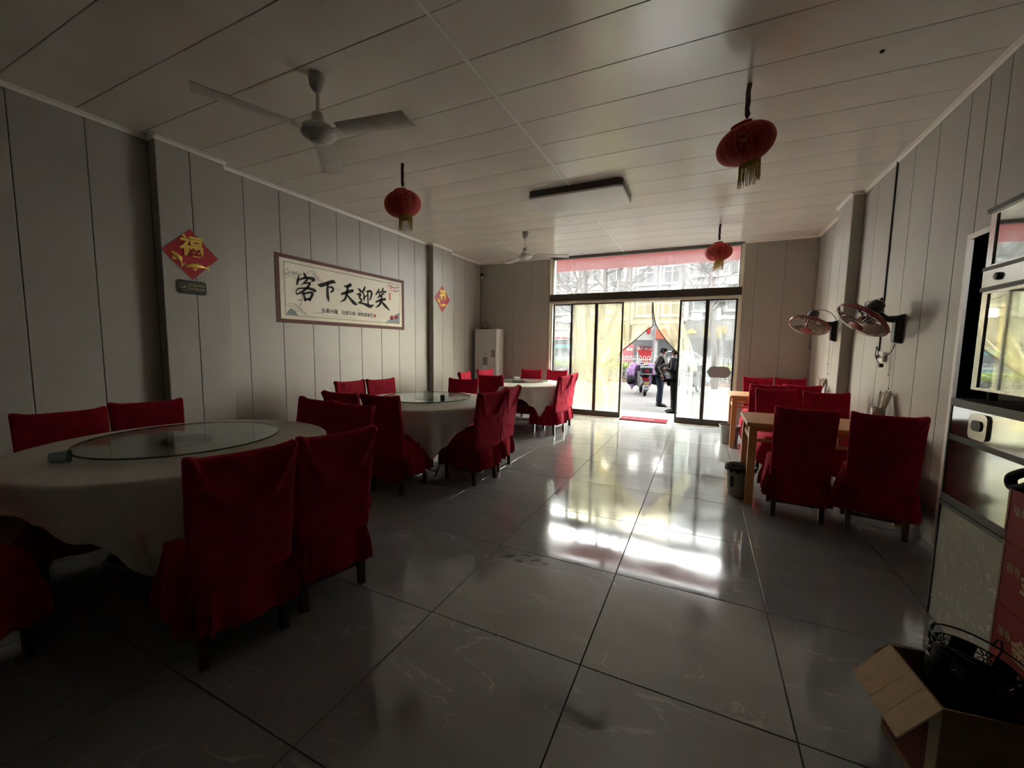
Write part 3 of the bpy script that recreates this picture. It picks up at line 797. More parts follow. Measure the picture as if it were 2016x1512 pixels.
chair('red covered chair on the far side of the middle round table', (-2.96, 4.72), -77, g2, 1)
chair('red covered chair with its back to the camera at the farthest round table', (-2.98, 5.54), 97, g3, 2)
chair('brightly lit red covered chair left of the air conditioner', (-3.70, 5.93), 8, g3, 0)
chair('brightly lit red covered chair in front of the air conditioner', (-3.77, 6.78), -13, g3, 1)
chair('red covered chair below the front wall left of the glass', (-3.03, 7.34), -88, g3, 2)
chair('red covered chair in front of the leftmost glass pane', (-2.53, 7.43), -96, g3, 0)
chair('red covered chair on the aisle side of the farthest round table, nearer one', (-1.955, 6.12), 171, g3, 1)
chair('red covered chair closest to the glass doors', (-2.0, 6.71), 181, g3, 2)
chair('red covered chair at the near wooden table, back to camera, aisle side', (.765, 3.85), 88, g4, 0)
chair('red covered chair at the near wooden table, back to camera, wall side', (1.245, 3.79), 80, g4, 1)
chair('red covered chair on the far side of the near wooden table, aisle side', (.80, 5.56), -84, g4, 2)
chair('red covered chair on the far side of the near wooden table, wall side', (1.245, 5.45), -86, g4, 0)
chair('red covered chair on the near side of the far wooden table, aisle side', (.80, 6.22), 91, g4, 1)
chair('red covered chair on the near side of the far wooden table, wall side', (1.20, 6.40), 92, g4, 2)
chair('red covered chair against the front wall, right beside the glass front', (.84, 7.74), -86, g4, 0)
chair('red covered chair against the front wall, in the right corner', (1.29, 7.76), -88, g4, 1)

# ================================================================== wooden tables along the right wall
def wood_table(label, x0, x1, y0, y1):
    t = thing('wooden_table', label, 'table', ((x0 + x1) / 2, (y0 + y1) / 2, 0), 0, 'wooden tables on the right')
    hx, hy = (x1 - x0) / 2, (y1 - y0) / 2
    part('tabletop', MB().loft([[(-hx + .008, -hy + .008, .712), (hx - .008, -hy + .008, .712), (hx - .008, hy - .008, .712), (-hx + .008, hy - .008, .712)], [(-hx, -hy, .72), (hx, -hy, .72), (hx, hy, .72), (-hx, hy, .72)],
                                [(-hx, -hy, .744), (hx, -hy, .744), (hx, hy, .744), (-hx, hy, .744)], [(-hx + .005, -hy + .005, .75), (hx - .005, -hy + .005, .75), (hx - .005, hy - .005, .75), (-hx + .005, hy - .005, .75)]]), 'pine', t)
    lx, ly = hx - .055, hy - .05
    for sx in (-1, 1):
        for sy in (-1, 1):
            part('leg', MB().box(sx * lx - .031, sx * lx + .031, sy * ly - .031, sy * ly + .031, 0, .712), 'pine', t)
    for sx in (-1, 1):   # lattice apron at each end
        a = part('end_apron', MB().box(sx * lx - .014, sx * lx + .014, -ly, ly, .565, .600).box(sx * lx - .014, sx * lx + .014, -ly, ly, .684, .712), 'pine', t)
        for k in range(3):
            y = -ly + 2 * ly * (k + 1) / 4
            part('strut', MB().box(sx * lx - .012, sx * lx + .012, y - .016, y + .016, .60, .684), 'pine', a)
    for sy in (-1, 1):
        a = part('side_apron', MB().box(-lx, lx, sy * ly - .012, sy * ly + .012, .575, .60).box(-lx, lx, sy * ly - .012, sy * ly + .012, .67, .712), 'pine', t)
        for k in range(4):
            x = -lx + 2 * lx * (k + 1) / 5
            part('strut', MB().box(x - .015, x + .015, sy * ly - .011, sy * ly + .011, .60, .67), 'pine', a)
wood_table('near pine wooden table with lattice apron, right of the aisle', .39, 1.55, 4.13, 4.83)
wood_table('far pine wooden table with lattice apron, near the front wall', .385, 1.455, 6.42, 7.12)

# chopsticks in tins, tissue
def chopstick_tin(label, loc, seed, n=14):
    SC = 1.3
    rnd = random.Random(seed)
    t = thing('chopstick_tin', label, 'tin', loc, 0, 'tins of chopsticks')
    prof = [(.040, 0)]
    for k in range(7): prof += [(.040, .012 + .013 * k), (.0425, .016 + .013 * k), (.040, .020 + .013 * k)]
    prof += [(.042, .108), (.038, .108), (.038, .006)]
    part('can', MB().lathe(prof, 28), 'tin', t, True); t.scale = (SC, SC, SC)
    for k in range(n):
        a = rnd.uniform(0, 6.28); q = rnd.uniform(.0, .022); b = rnd.uniform(-.5, .8)
        lean = Vector((.045 * math.cos(b) + rnd.uniform(-.045, .03), rnd.uniform(-.055, .055), 0))
        p0 = Vector((q * math.cos(a), q * math.sin(a), .012)); p1 = p0 + lean + Vector((0, 0, .20 + rnd.uniform(-.01, .012)))
        c = part('chopsticks', MB().beam(p0, p1, .005, .009), 'chopstick', t)
        part('paper_sleeve', MB().beam(p0 + (p1 - p0) * .06, p0 + (p1 - p0) * 1.03, .012, .015), 'sleeve', c)
chopstick_tin('tin of wrapped chopsticks on the near wooden table', (1.475, 4.74, .751), 4)
chopstick_tin('tin of wrapped chopsticks on the far wooden table', (1.39, 6.53, .751), 9, 16)
ts = MB()
ts.loft([superloop(.05, .03, 3, 20, 0), superloop(.055, .034, 3, 20, .012), superloop(.03, .012, 3, 20, .03), superloop(.012, .004, 3, 20, .052)])
tag(link('folded_tissue', ts.mesh('folded_tissue', 'tissue', True), None, (1.02, 4.55, .751)), 'crumpled white tissue on the near wooden table', 'tissue')

# small things on the round tables
cup = thing('paper_cup', 'small dark teal cup lying on its side beside the nearest turntable', 'cup', (-2.93, .80, TZ + .034), 0, rot=(PI / 2, 0, R(150)))
part('wall', MB().lathe([(.024, 0), (.031, .07), (.029, .07), (.022, .004)], 24), 'pale_teal', cup, True)
part('rim', MB().ring((0, 0, .07), .030, .0022), 'shirt_white', cup, True)
gl = thing('glass_tumbler', 'clear glass tumbler on the middle turntable', 'glass', (-2.60, 3.42, TZ + .0405))
part('wall', MB().lathe([(.030, 0), (.034, .105), (.0325, .105), (.0285, .006)], 24), 'clear_glass', gl, True)
tp = thing('toothpick_box', 'small teal toothpick box with clear lid on the middle turntable', 'box', (-2.46, 3.51, TZ + .0405))
part('box', MB().lathe([(.026, 0), (.026, .06)], 20), 'teal_pack', tp, True)
part('lid', MB().lathe([(.0262, .06), (.0262, .082), (.024, .085), (.003, .086)], 20), 'clear_glass', tp, True)
tag(link('saucer', MB().lathe([(.03, 0), (.05, .008), (.062, .016), (.058, .016), (.045, .009), (.002, .006)], 28).mesh('saucer', 'tissue', True), None, (-3.05, 6.68, TZ + .0405)), 'small white saucer on the farthest turntable', 'saucer')

# ================================================================== waste buckets
def bucket(label, loc, r, h, mat, liner):
    t = thing('waste_bucket', label, 'bucket', loc, 0, 'waste buckets')
    part('pail', MB().lathe([(r * .76, 0), (r * .80, .01), (r * .97, h - .02), (r * 1.0, h - .02), (r * 1.03, h - .01), (r * 1.03, h), (r * .97, h), (r * .95, h - .02), (r * .76, .012)], 36), mat, t, True)
    if liner:
        n = 48; rnd = random.Random(3); rows = []
        for s, rad in ((0, .90), (1, 1.045), (2, 1.075), (3, 1.06)):
            rows.append([(r * rad * (1 + .03 * math.sin(k * 2.3) + .015 * rnd.uniform(-1, 1)) * math.cos(2 * PI * k / n), r * rad * (1 + .03 * math.sin(k * 2.3)) * math.sin(2 * PI * k / n), h + (-.04, .006, .004, -.035 - .012 * math.sin(k * 1.7))[s]) for k in range(n)])
        part('liner_bag', MB().loft(rows, cap=False), 'bag_black', t, 'all')
        part('rubbish', MB().lathe([(r * .9, h - .10), (r * .5, h - .07), (.01, h - .06)], 24), 'bag_black', t, True)
        part('handle_slot', MB().box(-.012, .012, -r * .985, -r * .88, h * .35, h * .72), 'black_plastic', t, rot=(0, 0, R(-38)))
    else:
        part('lining', MB().lathe([(r * .74, .014), (r * .72, .02), (.01, .022)], 24), 'bucket_grey', t, True)
bucket('tan waste bucket with black liner under the near wooden table', (.385, 4.36, 0), .125, .285, 'bucket_tan', True)
bucket('grey waste bucket beside the far wooden table', (.415, 6.745, 0), .140, .275, 'bucket_grey', False)

# dried water marks on the tiles
def stain(label, pts, k):
    mb = MB(); rnd = random.Random(k)
    for x, y, a, b, r in pts:
        n = 18
        mb.add([(x + (a * math.cos(R(r)) * math.cos(v) - b * math.sin(R(r)) * math.sin(v)) * q, y + (a * math.sin(R(r)) * math.cos(v) + b * math.cos(R(r)) * math.sin(v)) * q, .0006)
                for v, q in [(2 * PI * i / n, rnd.uniform(.55, 1.15)) for i in range(n)]], [tuple(range(n))])
    tag(link('floor_stain', mb.mesh('floor_stain', 'stain')), label, 'stain', 'stains on the floor tiles')
stain('dark dried splash on the tiles in the middle of the aisle', [(-1.10, 2.33, .05, .025, 30), (-1.02, 2.31, .035, .02, -20), (-1.01, 2.39, .05, .012, 10), (-.92, 2.36, .045, .018, 40), (-.85, 2.35, .03, .016, 0), (-.97, 2.59, .05, .008, 15), (-1.05, 2.53, .012, .008, 0), (-.93, 2.50, .012, .010, 0)], 5)
stain('dark wet footprint on the tiles beside the middle table', [(-1.56, 4.70, .12, .02, -30), (-1.46, 4.58, .09, .03, 20), (-1.56, 4.51, .07, .02, 0), (-1.72, 4.60, .06, .015, -10), (-1.83, 4.46, .05, .02, 15)], 6)

# ================================================================== things on the left wall
bn = thing('calligraphy_scroll', 'long calligraphy scroll with five black brush characters on the left wall', 'scroll', (0, 0, 0))
X0 = XL
part('border', MB().box(X0 + .0005, X0 + .006, 3.183, 5.447, 1.640, 2.457), 'banner_edge', bn)
part('mount', MB().box(X0 + .006, X0 + .008, 3.235, 5.385, 1.688, 2.412), 'banner_paper', bn)
part('field_line', MB().box(X0 + .008, X0 + .0088, 3.292, 5.327, 1.733, 2.369), 'ink', bn)
part('field', MB().box(X0 + .0088, X0 + .0096, 3.297, 5.322, 1.738, 2.364), 'banner_field', bn)
STROKES = {
    'ke': [[(3.559,2.276,0.011),(3.572,2.25,0.024),(3.589,2.22,0.025)],[(3.487,2.224,0.01),(3.471,2.178,0.021),(3.46,2.124,0.018)],[(3.468,2.168,0.013),(3.561,2.211,0.02),(3.67,2.223,0.028),(3.703,2.211,0.028),(3.659,2.181,0.007)],[(3.603,2.198,0.018),(3.569,2.164,0.016),(3.516,2.119,0.006)],[(3.568,2.144,0.011),(3.642,2.162,0.02),(3.599,2.099,0.021),(3.527,2.039,0.019),(3.448,1.999,0.011)],[(3.448,1.999,0.008),(3.441,2.034,0.009),(3.478,2.071,0.013),(3.547,2.084,0.015),(3.632,2.091,0.025),(3.716,2.073,0.025),(3.688,2.057,0.005)],[(3.545,2.023,0.018),(3.554,1.971,0.021),(3.565,1.936,0.021)],[(3.53,2.009,0.015),(3.63,2.042,0.02),(3.673,2.033,0.03),(3.655,1.991,0.025),(3.631,1.947,0.022)],[(3.56,1.949,0.02),(3.641,1.96,0.02)]],
    'xia': [[(3.755,2.166,0.005),(3.802,2.155,0.034),(3.915,2.2,0.031),(4.006,2.232,0.033),(4.035,2.217,0.012)],[(3.917,2.202,0.022),(3.906,2.097,0.029),(3.911,2.011,0.03),(3.928,1.96,0.01)],[(3.926,2.145,0.012),(3.982,2.152,0.023),(3.997,2.119,0.026),(3.955,2.084,0.012)]],
    'tian': [[(4.186,2.2,0.011),(4.234,2.198,0.027),(4.299,2.228,0.035)],[(4.139,2.082,0.018),(4.232,2.117,0.033),(4.337,2.155,0.03)],[(4.252,2.214,0.022),(4.234,2.102,0.029),(4.192,2.016,0.024),(4.115,1.975,0.005)],[(4.225,2.097,0.015),(4.294,2.031,0.028),(4.361,1.982,0.037),(4.421,1.964,0.008)]],
    'ying': [[(4.44,2.2,0.011),(4.484,2.17,0.03)],[(4.423,2.111,0.013),(4.479,2.121,0.028),(4.465,2.074,0.023),(4.506,2.029,0.021),(4.442,1.994,0.013)],[(4.438,1.994,0.013),(4.545,1.989,0.021),(4.662,1.965,0.037),(4.75,1.991,0.006)],[(4.575,2.237,0.017),(4.548,2.188,0.025),(4.505,2.152,0.013)],[(4.524,2.161,0.015),(4.556,2.103,0.023),(4.549,2.05,0.021)],[(4.541,2.068,0.015),(4.614,2.124,0.012)],[(4.604,2.174,0.013),(4.681,2.188,0.027),(4.707,2.15,0.027),(4.667,2.062,0.018)],[(4.628,2.179,0.019),(4.628,2.092,0.021),(4.631,1.986,0.019)]],
    'xiao': [[(4.863,2.243,0.016),(4.838,2.205,0.02),(4.795,2.155,0.016)],[(4.831,2.192,0.014),(4.915,2.21,0.016)],[(4.861,2.186,0.016),(4.874,2.138,0.02)],[(4.948,2.263,0.02),(4.93,2.227,0.02),(4.901,2.188,0.014)],[(4.923,2.214,0.014),(5.008,2.221,0.022)],[(4.956,2.208,0.016),(4.966,2.176,0.016)],[(4.936,2.177,0.02),(4.893,2.147,0.022),(4.836,2.113,0.014)],[(4.794,2.039,0.018),(4.884,2.077,0.028),(4.992,2.104,0.027)],[(4.917,2.16,0.024),(4.907,2.073,0.028),(4.857,2.0,0.026),(4.784,1.959,0.006)],[(4.907,2.063,0.016),(4.983,2.008,0.033),(5.079,1.944,0.015)]],
}
def brush(mb, pts, x, widen=1.0):
    p = spline(pts, 7); L_, R_ = [], []
    for i, (y, z, wd) in enumerate(p):
        a, b = p[max(i - 1, 0)], p[min(i + 1, len(p) - 1)]
        ty, tz = b[0] - a[0], b[1] - a[1]; l = math.hypot(ty, tz) or 1
        h = max(wd, .003) * .5 * widen
        L_.append((x, y - tz / l * h, z + ty / l * h)); R_.append((x, y + tz / l * h, z - ty / l * h))
    n = len(p)
    mb.add(L_ + R_, [(i, i + 1, n + i + 1, n + i) for i in range(n - 1)])
    for e in (0, n - 1):   # round ends
        y, z, wd = p[e]; h = max(wd, .003) * .5 * widen
        mb.add([(x, y + h * math.cos(2 * PI * k / 10), z + h * math.sin(2 * PI * k / 10)) for k in range(10)], [tuple(range(10))])
random.seed(21)
wash = MB(); xw = X0 + .0100
def sketch(mb, pts, w0, x): brush(mb, [(a, b, w0) for a, b in pts], x)
sketch(wash, [(3.55, 2.24), (3.62, 2.29), (3.70, 2.32), (3.78, 2.26), (3.85, 2.20), (4.02, 2.15), (4.12, 2.13)], .006, xw)
sketch(wash, [(3.30, 2.22), (3.40, 2.26), (3.46, 2.24), (3.55, 2.26)], .010, xw)
for k in range(46):
    y = random.uniform(3.31, 3.52); z = 2.20 + random.uniform(-.03, .09) * (1 - (y - 3.31) * 2)
    sketch(wash, [(y, z), (y + random.uniform(-.012, .012), z + random.uniform(.01, .035))], random.uniform(.003, .008), xw)
for k in range(26):
    s = k / 25; y = 3.70 + .14 * s; z = 2.31 - .13 * s
    sketch(wash, [(y, z), (y - .012, z - random.uniform(.015, .05))], .004, xw)
for k in range(5):
    sketch(wash, [(3.31 + .02 * k, 1.86 - .02 * k), (3.40 + .03 * k, 1.88 - .02 * k), (3.50 + .02 * k, 1.83 - .02 * k), (3.50 + .01 * k, 1.77)], .005, xw)
sketch(wash, [(3.49, 1.86), (3.52, 1.95), (3.51, 2.02)], .010, xw); sketch(wash, [(3.47, 1.93), (3.53, 1.94)], .014, xw)
sketch(wash, [(3.72, 1.77), (3.85, 1.82), (4.0, 1.83), (4.1, 1.78)], .005, xw); sketch(wash, [(3.62, 1.76), (3.75, 1.80), (3.9, 1.76), (4.2, 1.77), (4.4, 1.75)], .005, xw)
sketch(wash, [(4.42, 1.90), (4.50, 1.86), (4.46, 1.83), (4.53, 1.85)], .006, xw)
part('ink_landscape', wash, 'ink_wash', bn)
bl = MB()
bl.add([(xw, y, z) for y, z in ((3.30, 1.741), (3.46, 1.741), (3.42, 1.79), (3.37, 1.815), (3.33, 1.79))], [(0, 1, 2, 3, 4)])
bl.add([(xw, y, z) for y, z in ((5.00, 1.741), (5.32, 1.741), (5.32, 1.92), (5.24, 1.88), (5.16, 1.85), (5.08, 1.79))], [(0, 1, 2, 3, 4, 5)])
part('blue_wash', bl, 'ink_blue', bn)
fl = MB(); xf = X0 + .0108
for k in range(34):
    y, z = 5.06 + random.uniform(0, .25), 2.30 + random.uniform(-.055, .045); r = random.uniform(.006, .014)
    fl.add([(xf, y + r * math.cos(2 * PI * q / 7), z + r * math.sin(2 * PI * q / 7)) for q in range(7)], [tuple(range(7))])
for cy_, cz_ in ((5.14, 1.815), (5.24, 1.835)):
    for k in range(9):
        a = PI * k / 8; sketch(fl, [(cy_, cz_ - .02), (cy_ + .045 * math.cos(a), cz_ + .045 * math.sin(a))], .014, xf)
part('blossoms', fl, 'petal_pink', bn)
tw = MB(); sketch(tw, [(5.32, 2.33), (5.22, 2.31), (5.12, 2.33)], .007, xf + .0004); sketch(tw, [(5.31, 2.29), (5.24, 2.26), (5.18, 2.27)], .005, xf + .0004)
part('twigs', tw, 'ink', bn)
sl = MB().box(xf, xf + .0004, 5.085, 5.115, 2.10, 2.215).box(xf, xf + .0004, 4.745, 4.785, 1.805, 1.85)
part('seals', sl, 'seal_red', bn)
for ch in STROKES:
    mb = MB()
    for st in STROKES[ch]: brush(mb, st, X0 + .0115, 1.42)
    part('brush_character', mb, 'ink', bn)
for body, y0, y1 in (('生意兴隆', 3.80, 4.07), ('日进斗金', 4.13, 4.38), ('财运滚滚来', 4.425, 4.725)):
    for k, ch in enumerate(body):
        text_obj('small_character', ch, .064 if len(body) == 4 else .057, 'ink', bn, (X0 + .0112, y0 + (y1 - y0) * (k + .5) / len(body), 1.826), ON_LEFT, bold=.0007, depth=.0003)

def fu(label, y, z, hd, sy=1.0):
    t = thing('fortune_diamond', label, 'decoration', (XL + .11, y, z), 0, 'gold character diamonds')
    part('card', MB().add([(.0005, -hd, 0), (.0005, 0, -hd), (.0005, hd, 0), (.0005, 0, hd), (.004, -hd, 0), (.004, 0, -hd), (.004, hd, 0), (.004, 0, hd)], [(0, 3, 2, 1), (4, 5, 6, 7), (0, 1, 5, 4), (1, 2, 6, 5), (2, 3, 7, 6), (3, 0, 4, 7)]), 'fu_red', t)
    b = MB(); s = hd * .94; r_ = hd * .90
    for i in range(4):
        a = [(-s, 0), (0, -s), (s, 0), (0, s)]; c = [(-r_, 0), (0, -r_), (r_, 0), (0, r_)]
        p, q, u_, v_ = a[i], a[(i + 1) % 4], c[(i + 1) % 4], c[i]
        b.add([(.0046, *p), (.0046, *q), (.0046, *u_), (.0046, *v_)], [(0, 1, 2, 3)])
    part('border_print', b, 'carton_red', t)
    text_obj('gold_character', '福', hd * .86, 'fu_gold', t, (.008, .008 * sy, hd * .27), ON_LEFT, bold=.005 * sy, depth=.003)
    f = MB()   # two embossed carp
    for (fy, fz, ang, ln) in ((-.135, -.055, -48, .70), (.03, -.125, 6, 1.0)):
        pts = []
        for k in range(9):
            u_ = k / 8; pts.append((.008, (u_ - .5) * .19 * ln, .018 * math.sin(PI * u_)))
        rr = [.003 + .020 * math.sin(PI * min(1, k / 8 * 1.05)) ** .8 for k in range(9)]
        m = MB().tube(pts, rr, 8)
        m.add([(.009, .085 * ln, 0), (.009, .125 * ln, .035), (.009, .115 * ln, .004), (.009, .13 * ln, -.030)], [(0, 1, 2), (0, 2, 3)])
        m.add([(.010, -.01, .028), (.010, .03, .045), (.010, .045, .022)], [(0, 1, 2)]); m.add([(.010, -.03, -.008), (.010, -.005, -.035), (.010, .02, -.006)], [(0, 1, 2)])
        m.v = [(x * .8, y * sy, z * sy) for x, y, z in m.v]
        m.tf(Matrix.Translation((0, fy * hd * 4, fz * hd * 4)) @ Matrix.Rotation(R(ang), 4, 'X'))
        f.add(m.v, m.f)
    part('gold_carp', f, 'fu_gold', t, True)
fu('red diamond with gold character and carp on the nearer left pillar', 2.268, 2.228, .237)
fu('red diamond with gold character on the farther left pillar', 6.40, 2.255, .245)
sg = thing('notice_plate', 'black notice plate with faint gold lettering below the nearer diamond', 'sign', (XL + .11, 2.255, 1.915))
part('plate', MB().prism(rounded(-.128, .128, -.065, .065, .03), .0005, .006), 'sign_dark', sg, rot=ON_LEFT)
part('emblem', MB().ring((.0075, -.065, 0), .036, .003, (1, 0, 0)).add([(.008, -.085, -.008), (.008, -.06, .012), (.008, -.04, -.006)], [(0, 1, 2)]), 'sign_gold', sg)
text_obj('lettering', '厉行勤俭节约', .024, 'sign_gold', sg, (.0072, .042, .020), ON_LEFT, bold=.0002, depth=.0004)
text_obj('lettering', '反对铺张浪费', .024, 'sign_gold', sg, (.0072, .042, -.016), ON_LEFT, bold=.0002, depth=.0004)

# air conditioner in the far left corner
ac = thing('air_conditioner', 'white floor-standing air conditioner in the far left corner', 'air conditioner', (-4.235, 7.79, 0))
part('cabinet', MB().prism(rounded(-.275, .275, -.15, .17, .03), 0, 1.715), 'ac_white', ac, True)
part('top_cap', MB().prism(rounded(-.28, .28, -.16, .175, .035), 1.715, 1.75), 'ac_white', ac, True)
part('upper_panel', MB().box(-.26, .26, -.166, -.15, 1.34, 1.70), 'ac_white', ac)
lp = part('lower_panel', MB().box(-.26, .26, -.166, -.15, .12, 1.33), 'ac_white', ac)
part('display', MB().box(-.06, .05, -.170, -.166, .98, 1.15), 'ac_grey', lp)
part('label_sticker', MB().box(-.05, .04, -.169, -.166, .90, .965), 'lamp_diffuser', lp)
part('energy_label', MB().box(.14, .235, -.169, -.166, 1.15, 1.31), 'grey_plate', lp)
part('brand_badge', MB().box(-.02, .03, -.169, -.166, 1.21, 1.235), 'ac_grey', lp)
gr = MB()
for k in range(7): gr.box(-.24, .24, -.170, -.166, .16 + .035 * k, .172 + .035 * k)
part('intake_grille', gr, 'ac_grey', lp)
rt = thing('strap_box', 'small black box with a triangular strap on the air conditioner', 'box', (-4.33, 7.80, 1.7505))
part('box', MB().box(-.09, .09, -.06, .06, 0, .03), 'black_plastic', rt)
part('strap', MB().tube([(-.08, 0, .028), (-.0, .02, .19), (.08, 0, .028)], .005, 6), 'dark_cord', rt, True)
sn = thing('security_camera', 'small black and white camera high in the far left corner', 'camera', (-4.535, YF, 2.90))
part('mount', MB().box(-.03, .03, -.05, 0, .02, .085), 'black_plastic', sn)
part('lens_body', MB().lathe([(.028, 0), (.032, -.02), (.02, -.05), (.003, -.055)], 16, (0, -.03, .02)), 'ac_white', sn, True)

# ================================================================== wall fans on the right
def wall_fan(label, base, face, head, nrm, seed):
    """base: middle of the bracket on the wall plane x = face; head: centre of the cage; nrm: where it blows"""
    t = thing('wall_fan', label, 'fan', (0, 0, 0), 0, 'wall fans')
    by, bz = base
    br = part('bracket', MB().loft([[(face - .001, by - .05, bz - .13), (face - .001, by + .05, bz - .13), (face - .001, by + .05, bz + .13), (face - .001, by - .05, bz + .13)],
                                    [(face - .03, by - .046, bz - .12), (face - .03, by + .046, bz - .12), (face - .03, by + .046, bz + .12), (face - .03, by - .046, bz + .12)],
                                    [(face - .055, by - .035, bz - .11), (face - .055, by + .035, bz - .11), (face - .055, by + .035, bz + .10), (face - .055, by - .035, bz + .10)]]), 'black_plastic', t, True)
    hd = Vector(head); n = Vector(nrm).normalized(); back = -n
    mot = hd + back * .13
    part('arm', MB().tube([(face - .03, by, bz + .085), (face - .11, by, bz + .09), tuple((Vector((face - .11, by, bz + .09)) + mot) / 2), tuple(mot)], [.035, .028, .024, .03], 10), 'black_plastic', t, True)
    q = n.to_track_quat('Z', 'Y').to_matrix().to_4x4(); q.translation = hd
    def put(mb): return mb.tf(q)
    part('motor', put(MB().lathe([(.03, -.215), (.052, -.20), (.062, -.15), (.062, -.10), (.05, -.075), (.04, -.06)], 24)), 'black_plastic', t, True)
    c = MB(); RC = .215
    c.ring((0, 0, 0), RC, .008, n=48); c.ring((0, 0, -.018), RC, .006, n=48)
    part('cage_rim', put(c), 'fan_red', t, True)
    wv = MB()
    for k in range(40):
        a = 2 * PI * k / 40; ca, sa = math.cos(a), math.sin(a)
        wv.tube([(r * ca, r * sa, z) for r, z in ((.055, .062), (.12, .058), (.18, .040), (RC, .0))], .0014, 4)
        wv.tube([(r * ca, r * sa, z) for r, z in ((.06, -.075), (.13, -.068), (.185, -.045), (RC, -.01))], .0014, 4)
    wv.ring((0, 0, .052), .14, .0016, n=40, m=4)
    part('cage_wires', put(wv), 'wire', t)
    part('cage_hub', put(MB().lathe([(.06, .055), (.058, .066), (.04, .07), (.003, .071)], 24)), 'fan_red', t, True)
    for k in range(3):
        rows = []
        for i in range(9):
            r = .03 + .165 * i / 8; wdt = .030 + .075 * math.sin(PI * .5 * min(1, i / 6))
            rows.append([(r, (j / 6 - .5) * 2 * wdt + .02 * i / 8, -.005 - (j / 6 - .5) * .05) for j in range(7)])
        under = [[(x, y, z - .002) for x, y, z in row[::-1]] for row in rows]
        b = MB().loft([a + u_ for a, u_ in zip(rows, under)])
        b.tf(Matrix.Rotation(2 * PI * k / 3 + seed, 4, 'Z'))
        part('blade', put(b), 'fan_blade', t, 'all')
    part('blade_hub', put(MB().lathe([(.035, -.04), (.035, .02), (.02, .03), (.002, .031)], 20)), 'fan_red', t, True)
    cords = MB()
    for dy, ln in ((-.015, .42), (.02, .30)):
        cords.tube([(face - .05, by + dy, bz - .10), (face - .05, by + dy, bz - .10 - ln)], .0016, 5)
        cords.lathe([(.002, 0), (.006, -.01), (.005, -.022), (.001, -.025)], 10, (face - .05, by + dy, bz - .10 - ln))
    part('pull_cord', cords, 'wire', t)
    return t, br
t1, _ = wall_fan('wall fan tilted down on the bare right wall, nearer one', (4.745, 1.60), XR, (1.285, 4.70, 1.675), (-.62, -.16, -.77), .4)
t2, _ = wall_fan('wall fan with red hub on the right-hand pillar, farther one', (6.255, 1.64), XR - .11, (1.185, 6.25, 1.705), (-.34, -.36, -.87), 1.1)
part('power_cable', MB().tube(spline([(XR - .03, 4.75, 1.47), (XR - .04, 4.78, 1.40), (XR - .05, 4.90, 1.345), (XR - .04, 5.05, 1.36), (XR - .04, 5.12, 1.44)], 6), .004, 6).tube(spline([(XR - .05, 5.10, 1.45), (XR - .06, 5.08, 1.36), (XR - .06, 5.0, 1.30), (XR - .06, 4.94, 1.275)], 6), .004, 6).box(XR - .075, XR - .045, 4.91, 4.945, 1.25, 1.285), 'black_plastic', t1, True)
part('power_cable', MB().tube(spline([(1.20, 6.25, 1.87), (1.30, 6.22, 1.90), (1.40, 6.23, 1.86), (XR - .12, 6.24, 1.78)], 6), .004, 6).tube(spline([(1.19, 6.15, 1.60), (1.195, 6.13, 1.52), (1.19, 6.12, 1.45)], 5), .003, 5).lathe([(.004, 0), (.014, -.012), (.014, -.03), (.004, -.033)], 10, (1.19, 6.12, 1.45)), 'black_plastic', t2, True)
so = thing('wall_socket', 'white wall socket at the foot of the black conduit', 'socket', (XR, 5.06, 1.345))
part('plate', MB().box(-.028, -.0005, -.06, .06, -.045, .045), 'trim_white', so)
part('plug', MB().box(-.05, -.028, .035, .075, -.015, .02), 'grey_plate', so)
np_ = thing('wall_notice_board', 'small framed notice behind the nearer wall fan', 'sign', (XR, 5.42, 1.80))
part('board', MB().box(-.02, -.0005, -.20, .20, -.09, .11), 'grey_plate', np_)
part('frame', MB().box(-.026, -.0005, -.215, -.20, -.105, .125).box(-.026, -.0005, .20, .215, -.105, .125).box(-.026, -.0005, -.20, .20, .11, .125).box(-.026, -.0005, -.20, .20, -.105, -.09), 'black_plastic', np_)

# ================================================================== disinfection cabinets on a counter
ct = thing('counter_base', 'grey counter front with pale bamboo leaf pattern below the cabinets', 'counter', (1.365, 2.35, 0))
part('body', MB().box(-.19, .19, -.48, .48, 0, .625), 'board_grey', ct)
part('corner_strip', MB().box(-.197, -.185, .474, .486, 0, .63), 'edge_dark', ct)
part('edge_strip', MB().box(-.199, .19, -.486, .486, .612, .632), 'black_plastic', ct)
lf = MB(); random.seed(12)
for k in range(110):
    y0, z0 = random.uniform(-.44, .45), random.uniform(.05, .58); base = random.uniform(-2.2, -.9)
    for q in range(random.randint(3, 6)):
        a = base + random.uniform(-.9, .9); ln = random.uniform(.03, .06); wd = .0042; xo = -.1906 - random.uniform(0, .0022)
        dy, dz = math.cos(a) * ln, math.sin(a) * ln; py, pz = -dz / ln * wd, dy / ln * wd
        lf.add([(xo, y0, z0), (xo, y0 + dy * .4 + py, z0 + dz * .4 + pz), (xo, y0 + dy, z0 + dz), (xo, y0 + dy * .4 - py, z0 + dz * .4 - pz)], [(0, 1, 2, 3)])
part('leaf_pattern', lf, 'board_leaf', ct)['kind'] = 'stuff'
